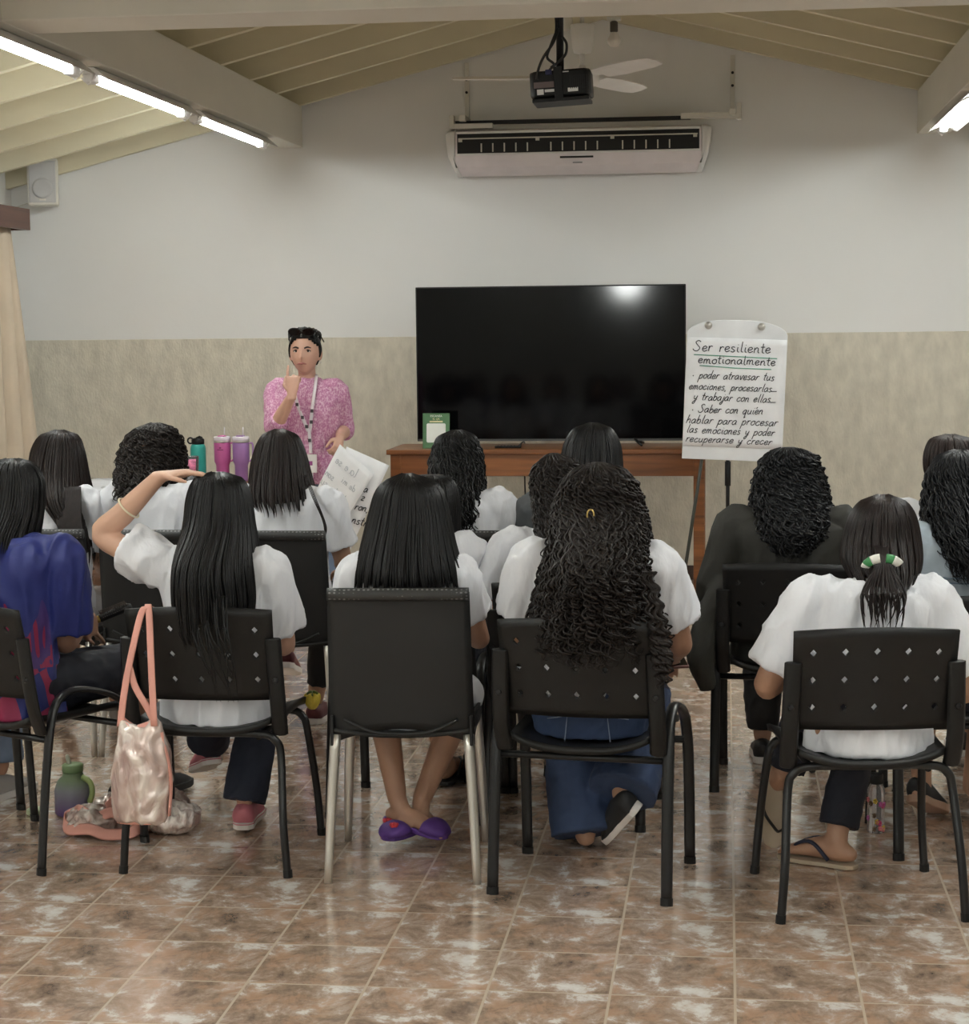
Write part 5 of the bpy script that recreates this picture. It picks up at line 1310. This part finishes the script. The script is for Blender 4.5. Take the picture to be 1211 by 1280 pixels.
# lanyard and badge
g = G(); fy = 10.158
ln = mat('white_printed_ribbon', (.74, .70, .74), .6)
for pts in ([(-2.335, 10.285, 1.385), (-2.335, 10.215, 1.33), (-2.30, 10.168, 1.22), (-2.245, 10.152, 1.09)], [(-2.222, 10.285, 1.392), (-2.212, 10.21, 1.34), (-2.222, 10.165, 1.22), (-2.235, 10.152, 1.09)], [(-2.24, 10.151, 1.10), (-2.236, 10.160, 1.02), (-2.232, 10.150, .97)]):
    obj('lanyard', G().tube([V3(p)-o3 for p in pts], [(.009, .0016)]*len(pts), 8, side=(1, 0, 0), sub=5), ln, root, True)
pt = mat('dark_print', (.06, .05, .06), .6)
for z_, x_ in ((1.235, -2.303), (1.20, -2.222), (1.165, -2.275), (1.14, -2.226), (1.115, -2.252), (1.04, -2.2375)):
    obj('ribbon_print', G().box((x_-.008-o3[0], 10.1445-o3[1]+.001*(z_ > 1.15)*3, z_-.009), (x_+.008-o3[0], 10.152-o3[1], z_+.009)), pt, root)
bd = obj('badge', G().box((-2.268-o3[0], 10.142-o3[1], .865), (-2.198-o3[0], 10.147-o3[1], .965)), 'white_plastic', root, bevel=.002)
obj('badge_print', G().box((-2.245-o3[0], 10.1408-o3[1], .905), (-2.222-o3[0], 10.1425-o3[1], .928)), mat('purple_print', (.28, .05, .22), .6), bd)
for x_ in (-2.243, -2.222): obj('tassel', G().tube([(x_-o3[0], 10.146-o3[1], .865), (x_-.004-o3[0], 10.15-o3[1], .83), (x_-o3[0], 10.15-o3[1], .80)], [.003, .005, .006], 8, sub=3), ln, bd, True)
# sunglasses pushed up on the hair
t = thing('sunglasses', 'dark sunglasses pushed up on the hair of the person in pink', 'sunglasses', (-2.283, 10.285, 1.515))
hm0 = Matrix.Rotation(PI+.02, 4, 'Z') @ Matrix.Scale(1.10, 4)
for s in (-1, 1):
    mxl = hm0 @ Matrix.Translation((s*.034, .086, .100)) @ Matrix.Rotation(d(-34), 4, 'X')
    out = [(.030*math.cos(a)*(1 if abs(math.cos(a)) < .8 else .97), .021*math.sin(a)) for a in np.linspace(0, 2*PI, 20)[:-1]]
    obj('lens', G().prism(out, .003, mxl @ Matrix.Rotation(PI/2, 4, 'X')), 'screen', t)
    obj('rim', G().tube([mxl @ Matrix.Rotation(PI/2, 4, 'X') @ Vector((x*1.05, y*1.08, .0015)) for x, y in out], .003, 6, closed=True), 'black_plastic', t, True)
    obj('temple', G().tube([hm0 @ Vector(p) for p in ((s*.064, .072, .104), (s*.078, .02, .088), (s*.086, -.05, .05))], .003, 6, sub=4), 'black_plastic', t, True)
obj('bridge', G().tube([hm0 @ Vector(p) for p in ((-.006, .088, .100), (0, .091, .104), (.006, .088, .100))], .003, 6), 'black_plastic', t, True)

# ------------------------------------------------------------------ large papers in her hand
def quad_sheet(c00, c10, c11, c01, y, bow, n=10):
    vs, fs = [], []
    for j in range(n+1):
        for i in range(n+1):
            u, v = i/n, j/n
            x = (c00[0]*(1-u)+c10[0]*u)*(1-v)+(c01[0]*(1-u)+c11[0]*u)*v; z = (c00[1]*(1-u)+c10[1]*u)*(1-v)+(c01[1]*(1-u)+c11[1]*u)*v
            vs.append((x, y-bow*math.sin(PI*v)*math.sin(1.2+u), z))
    for j in range(n):
        for i in range(n): a = j*(n+1)+i; fs.append((a, a+1, a+n+2, a+n+1))
    return G().add(vs, fs)
t = thing('held_sheet', 'large white paper sheet in front, its writing showing through reversed, held by the presenter', 'paper', (-2.06, 10.05, 1.02))
C0 = np.array((-2.06, 1.02))
q = lambda *p: [tuple(np.array(a)-C0) for a in p]
so = obj('paper', quad_sheet(*q((-2.05, 1.025), (-1.868, .862), (-2.075, .54), (-2.19, .765)), 0, .02), 'paper', t, True); so.modifiers.new('t', 'SOLIDIFY').thickness = .0012
g = G()
for tx, x, z, h, rz in (('e se', .00, -.10, .022, -40), ('la', .075, -.16, .026, -40), ('son', -.06, -.165, .02, -40), ('de mi', .03, -.205, .018, -40), ('su', -.085, -.21, .022, -40), ('la', -.03, -.26, .02, -40), ('de', .02, -.30, .02, -40), ('poner', -.08, -.31, .020, -40), ('la', -.02, -.37, .022, -40), ('no', -.04, -.42, .02, -40)):
    st = script_strokes(tx, 0, 0, h, .2, mirror=True)
    m_ = Matrix.Translation((x, -.0262, z)) @ Matrix.Rotation(d(-rz), 4, 'Y') @ YZ(-.02, 0, 0)
    g = G(); ink(g, st, m_, .0022); obj('handwritten_word', g, 'faint_ink', t, True)
t = thing('held_sheet', 'large white paper sheet behind with black handwriting, held by the presenter', 'paper', (-2.0, 10.085, 1.0))
C0 = np.array((-2.0, 1.0))
so = obj('paper', quad_sheet(*q((-2.02, 1.01), (-1.79, .908), (-2.03, .41), (-2.16, .62)), 0, .02), 'paper', t, True); so.modifiers.new('t', 'SOLIDIFY').thickness = .0012
g = G()
for tx, x, z, h in (('a', .07, -.23, .022), ('2', .055, -.275, .022), ('ron,', .02, -.325, .022), ('nstrui', .0, -.40, .024), ('as', -.06, -.49, .024)):
    ink(g, script_strokes(tx, 0, 0, h, .25), Matrix.Translation((x, -.0262, z)) @ Matrix.Rotation(d(14), 4, 'Y') @ YZ(0, 0, 0), .003)
    obj('handwritten_word', g, 'ink', t, True); g = G()

# ------------------------------------------------------------------ side table and what stands on it
t = thing('side_table', 'reddish wooden table with white cloth and bottles beside the presenter', 'table', (-3.22, 10.86, 0))
obj('tabletop', G().box((-.62, -.44, .715), (.62, .40, .745)), 'wood', t, bevel=.004)
obj('apron', G().box((-.58, -.40, .64), (.58, -.375, .715)), 'wood_dark', t)
obj('apron', G().box((-.58, .34, .64), (.58, .365, .715)), 'wood_dark', t)
for sx in (-1, 1):
    for sy in (-.385, .35): obj('leg', G().box((sx*.565-.025, sy-.025, 0), (sx*.565+.025, sy+.025, .715)), 'wood_dark', t, bevel=.003)
CLOTH = mat('white_tablecloth', (.74, .76, .80), .85)
n = 40; g = G(); prof = [(.38, .7485), (.2, .7485), (0, .7485), (-.2, .7485), (-.435, .7485), (-.450, .742), (-.456, .70), (-.460, .62), (-.462, .56)]
for j, (y, z) in enumerate(prof):
    for i in range(n+1):
        u = i/n; w_ = .014*max(0, j-5)/3*math.sin(u*34+.4*math.sin(u*11))
        g.v.append((-.60+.80*u, y-w_-.004*max(0, j-5), z+(.012*math.sin(u*9) if j == 8 else 0)))
for j in range(len(prof)-1):
    for i in range(n): a = j*(n+1)+i; g.f.append((a, a+1, a+n+2, a+n+1))
c = obj('tablecloth', g, CLOTH, smooth=True, loc=(-3.22, 10.86, 0)); c.modifiers.new('t', 'SOLIDIFY').thickness = .0025
tag(c, 'white cloth over the side table at the left, hanging down its front', 'tablecloth')
for k, (x, y, rz, lab) in enumerate(((-2.80, 10.56, .1, 'small stack of white papers at the right end of the side table'), (-3.40, 10.62, -.2, 'loose white papers lying on the white cloth of the side table'))):
    p = thing('paper_stack', lab, 'papers', (x, y, .746 if k == 0 else .7525), rz)
    for i in range(3): obj('sheet', G().box((-.105, -.148, i*.004), (.105, .148, i*.004+.0035), Matrix.Rotation(.05*i, 4, 'Z')), 'paper', p)

TEAL = mat('teal_enamel', (.03, .32, .27), .35, spec=.4); PINK = mat('pink_enamel', (.56, .12, .34), .4); LAV = mat('lavender_enamel', (.33, .17, .42), .4)
t = thing('water_bottle', 'teal metal water bottle with black loop lid on the side table', 'bottle', (-3.105, 11.02, .7465))
obj('body', G().lathe([(.001, 0), (.043, .0), (.046, .004), (.046, .195), (.043, .212), (.036, .222), (.034, .226), (.001, .226)], n=32), TEAL, t, True)
l = obj('lid', G().lathe([(.036, .222), (.038, .226), (.038, .250), (.030, .258), (.001, .259)], n=28), 'black_plastic', t, True)
obj('carry_loop', G().tube([(-.045-.017*math.cos(a), 0, .243+.017*math.sin(a)) for a in np.linspace(0, 2*PI, 18)[:-1]], .005, 8, closed=True), 'black_plastic', l, True)
obj('spout', G().tube([(-.01, 0, .256), (.012, 0, .266), (.026, 0, .258)], .007, 8), 'black_plastic', l, True)
def tumbler(label, x, y, m_, logo=True):
    t = thing('tumbler', label, 'tumbler', (x, y, .7465), 0, 'handled tumblers on the side table')
    obj('body', G().lathe([(.001, 0), (.036, 0), (.038, .004), (.039, .095), (.044, .108), (.049, .118), (.050, .235), (.048, .238), (.001, .238)], n=32), m_, t, True)
    obj('rim_band', G().lathe([(.0505, .230), (.0512, .234), (.0512, .241), (.0495, .243)], n=32), 'alu', t, True)
    l = obj('lid', G().lathe([(.050, .240), (.051, .246), (.051, .262), (.046, .266), (.001, .266)], n=32), mat('clear_pale_lid', (.72, .66, .72), .25), t, True)
    obj('lid_slider', G().box((-.02, -.035, .264), (.024, .01, .273)), m_, l, bevel=.003)
    obj('straw', G().tube([(.01, .01, .26), (.012, .012, .32)], .0035, 10), mat('clear_straw', (.75, .72, .75), .2), l, True)
    obj('handle', G().tube([(.050, 0, .225), (.068, 0, .226), (.073, 0, .20), (.071, 0, .15), (.062, 0, .125), (.046, 0, .118)], [(.010, .005)]*6, 8, side=(0, 1, 0), sub=4), m_, t, True)
    if logo:
        lg = mat('dark_logo_print', (.20, .02, .12), .5)
        obj('crest', G().prism([(-.006, .196), (.006, .196), (.006, .204), (.003, .207), (0, .204), (-.003, .207), (-.006, .204)], .0012, YZ(0, -.0512, 0)), lg, t)
        obj('lettering_bar', G().box((-.018, -.0508, .186), (.018, -.046, .191)), lg, t)
tumbler('pink handled tumbler on the side table', -2.965, 11.05, PINK)
tumbler('lavender handled tumbler on the side table, right of the pink one', -2.852, 11.05, LAV, False)
t = thing('clear_cup', 'clear plastic cup with a pink print in front of the teal bottle', 'cup', (-3.085, 10.80, .7525))
gl = mat('clear_plastic', (.92, .92, .94), .08, trans=.92)
o = obj('cup', G().lathe([(.032, 0), (.036, .003), (.043, .155), (.043, .16), (.040, .16), (.033, .006), (.001, .006)], n=28), gl, t, True)
g = G(); A_ = np.linspace(-PI/2-.25, -PI/2+.95, 14)
for a in A_:
    for z_, r_ in ((.065, .0405), (.145, .0435)): g.v.append((r_*math.cos(a), r_*math.sin(a), z_))
for i in range(len(A_)-1): g.f.append((2*i, 2*i+2, 2*i+3, 2*i+1))
pr = mat('pink_print', (.75, .20, .34), .5, var=.5, vscale=(60, 60, 60))
so = obj('print', g, pr, t, True); so.modifiers.new('t', 'SOLIDIFY').thickness = .0012

# ------------------------------------------------------------------ bags, jug, lid, bottle, flower
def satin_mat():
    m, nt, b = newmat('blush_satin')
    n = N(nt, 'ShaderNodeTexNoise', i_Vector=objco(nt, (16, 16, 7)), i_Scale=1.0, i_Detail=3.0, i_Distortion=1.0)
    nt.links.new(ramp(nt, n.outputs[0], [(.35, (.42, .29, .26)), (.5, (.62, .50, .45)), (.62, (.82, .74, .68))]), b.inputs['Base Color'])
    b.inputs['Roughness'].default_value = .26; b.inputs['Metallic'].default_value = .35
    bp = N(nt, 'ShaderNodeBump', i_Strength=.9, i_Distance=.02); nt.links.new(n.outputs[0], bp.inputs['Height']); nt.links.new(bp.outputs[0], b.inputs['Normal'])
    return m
SATIN = satin_mat(); STRAP = mat('salmon_webbing', (.68, .33, .27), .7)
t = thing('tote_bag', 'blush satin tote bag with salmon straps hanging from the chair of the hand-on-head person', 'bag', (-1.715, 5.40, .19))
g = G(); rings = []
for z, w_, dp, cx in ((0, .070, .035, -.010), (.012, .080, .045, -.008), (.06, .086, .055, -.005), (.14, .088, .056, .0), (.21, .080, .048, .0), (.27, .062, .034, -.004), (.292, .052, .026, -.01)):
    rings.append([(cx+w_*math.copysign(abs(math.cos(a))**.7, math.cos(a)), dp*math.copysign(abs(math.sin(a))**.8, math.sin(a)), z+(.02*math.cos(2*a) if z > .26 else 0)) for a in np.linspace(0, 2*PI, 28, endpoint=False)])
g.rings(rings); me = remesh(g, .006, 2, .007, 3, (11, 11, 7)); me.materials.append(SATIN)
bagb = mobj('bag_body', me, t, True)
obj('hem', G().rings([[(x*1.02-.0002, y*1.03, z-.004) for x, y, z in rings[0]], [(x*1.02, y*1.04, z+.008) for x, y, z in rings[1]]]), STRAP, t, True)
obj('side_seam', G().tube([(.082, -.012, .02), (.090, -.014, .14), (.064, -.01, .27)], [(.010, .004)]*3, 8, side=(0, 1, 0), sub=4), STRAP, t, True)
obj('opening_lining', G().rings([[(-.01+.044*math.cos(a), .022*math.sin(a), .296+.016*math.cos(2*a)) for a in np.linspace(0, 2*PI, 20, endpoint=False)], [(-.01+.040*math.cos(a), .018*math.sin(a), .27) for a in np.linspace(0, 2*PI, 20, endpoint=False)]]), STRAP, t, True)
for pts in ([(-.062, -.010, .285), (-.045, .008, .42), (-.012, .052, .60), (.005, .072, .632), (.012, .10, .625)], [(.045, -.02, .29), (.034, .005, .45), (.018, .050, .60), (.008, .074, .636), (.0, .10, .628)], [(-.038, .02, .46), (-.018, .01, .40), (.02, .0, .34), (.046, -.005, .288)]):
    obj('strap', G().tube(pts, [(.0105, .002)]*len(pts), 8, side=(1, 0, 0), sub=6), STRAP, t, True)
t = thing('satin_bag', 'crumpled blush satin bag with salmon trim lying on the floor under the chairs', 'bag', (-1.95, 6.0, 0))
g = G(); g.ball((.02, .06, .055), (.16, .14, .055), 24, 14); g.ball((.15, -.03, .05), (.09, .08, .05), 20, 12); g.ball((-.10, -.04, .04), (.10, .10, .042), 20, 12)
me = remesh(g, .007, 2, .016, 8, (14, 14, 14))
for v in me.vertices: v.co.z = max(.001, v.co.z)
me.materials.append(SATIN); mobj('bag_body', me, t, True)
for k, pts in enumerate(([(-.17, .0, .06), (-.205, -.06, .045), (-.17, -.125, .028), (-.09, -.15, .036), (-.03, -.165, .024), (.05, -.15, .030), (.075, -.10, .055), (.04, -.05, .085)], [(-.21, .02, .03), (-.16, -.06, .075), (-.09, -.10, .062), (-.02, -.115, .085), (.05, -.11, .060), (.09, -.05, .08)], [(-.06, -.06, .085), (-.03, .02, .115), (.0, .1, .115)])):
    obj('trim', G().tube(pts, [(.019, .003)]*len(pts), 8, side=(0, .5, 1), sub=6), STRAP, t, True)
t = thing('water_jug', 'frosted jug fading from green to purple on the floor at the left', 'jug', (-2.205, 6.17, 0))
def ombre():
    m, nt, b = newmat('green_to_purple_frosting'); tc = nt.nodes.new('ShaderNodeTexCoord'); sp = nt.nodes.new('ShaderNodeSeparateXYZ'); nt.links.new(tc.outputs['Object'], sp.inputs[0])
    nt.links.new(ramp(nt, math_(nt, 'MULTIPLY', sp.outputs[2], 5.0), [(.08, (.15, .09, .25)), (.45, (.27, .28, .32)), (.62, (.24, .32, .19))]), b.inputs['Base Color'])
    b.inputs['Roughness'].default_value = .35; b.inputs['Transmission Weight'].default_value = .15; return m
OM = ombre()
obj('body', G().lathe([(.001, .002), (.058, .002), (.064, .010), (.064, .085), (.055, .115), (.036, .135), (.032, .150), (.001, .152)], n=32), OM, t, True)
obj('cap', G().lathe([(.034, .148), (.036, .152), (.036, .172), (.030, .176), (.001, .176)], n=24), mat('green_cap', (.20, .30, .14), .4), t, True)
obj('handle', G().tube([(.040, -.02, .135), (.072, -.035, .12), (.080, -.04, .085), (.066, -.03, .05)], [(.011, .008)]*4, 8, sub=4), mat('lime_handle', (.33, .42, .16), .4), t, True)
obj('spout', G().tube([(-.012, 0, .174), (-.018, 0, .20)], .008, 10, round_=True), mat('pale_spout', (.50, .52, .42), .4), t, True)
c = obj('jug_lid', G().lathe([(.001, 0), (.030, .0), (.034, .004), (.034, .016), (.030, .019), (.022, .016), (.001, .014)], n=28), mat('pale_green_plastic', (.36, .42, .25), .35), smooth=True, loc=(-2.335, 6.16, 0))
tag(c, 'pale green round lid lying on the floor left of the jug', 'lid')
t = thing('floral_bottle', 'clear bottle with a flower print and black cap on the floor at the right', 'bottle', (.485, 6.17, 0))
obj('body', G().lathe([(.001, .003), (.026, .0), (.028, .004), (.028, .14), (.020, .158), (.018, .164), (.001, .165)], n=28), mat('clear_bottle', (.80, .78, .80), .08, trans=.85), t, True)
cols = [(.50, .05, .16), (.62, .45, .06), (.45, .10, .30), (.16, .10, .06), (.62, .18, .20)]
R_ = np.random.default_rng(5)
for k in range(15):
    a = -PI/2+R_.uniform(-1.25, 1.25); z_ = R_.uniform(.012, .11)
    f_ = G()
    for p_ in range(5):
        b_ = p_*2*PI/5; f_.ball((.0285*math.cos(a+.13*math.cos(b_)), .0285*math.sin(a+.13*math.cos(b_)), z_+.0055*math.sin(b_)), (.0042, .0042, .0042), 6, 5)
    obj('printed_flower', f_, mat('flower_print_%d' % k, cols[k % 5], .5), t, True)
obj('cap', G().lathe([(.020, .160), (.022, .163), (.022, .190), (.018, .194), (.001, .194)], n=24), 'black_plastic', t, True)
t = thing('yellow_flower', 'yellow flower ornament on the front corner of the hand-on-head person\'s chair', 'flower', (-1.318, 5.945, .452))
YEL = mat('yellow_petals', (.62, .50, .06), .5, var=.2, vscale=(40, 40, 40))
for k in range(7):
    a = k*2*PI/7
    mxp = Matrix.Rotation(a, 4, 'Z') @ Matrix.Translation((.014, 0, -.004)) @ Matrix.Rotation(.35, 4, 'Y')
    e = G().ball((0, 0, 0), (.011, .014, .028), 10, 8); obj('petal', G().add([mxp @ Vector(p) for p in e.v], e.f), YEL, t, True)
GRN = mat('green_sepal', (.10, .16, .03), .5)
for k in range(5):
    a = k*2*PI/5; obj('sepal', G().tube([(0, 0, .026), (.012*math.cos(a), .012*math.sin(a), .026), (.022*math.cos(a), .022*math.sin(a), .016)], [(.004, .0015)]*3, 6, sub=3), GRN, t, True)
obj('stem', G().tube([(0, 0, .02), (-.002, -.004, -.03)], .003, 8), GRN, t, True)

# lamp on the wall behind the camera, mirrored by the television
t = thing('wall_lamp', 'round lit lamp on the wall behind the viewpoint, mirrored in the television', 'wall lamp', (-1.36, YF+.001, 2.24))
obj('base', G().lathe([(.001, 0), (.21, 0), (.21, .02), (.001, .02)], n=36, mtx=Matrix.Rotation(-PI/2, 4, 'X')), 'white_plastic', t)
obj('diffuser', G().lathe([(.20, .02), (.19, .06), (.12, .09), (.001, .10)], n=36, mtx=Matrix.Rotation(-PI/2, 4, 'X')), 'tube', t, True)
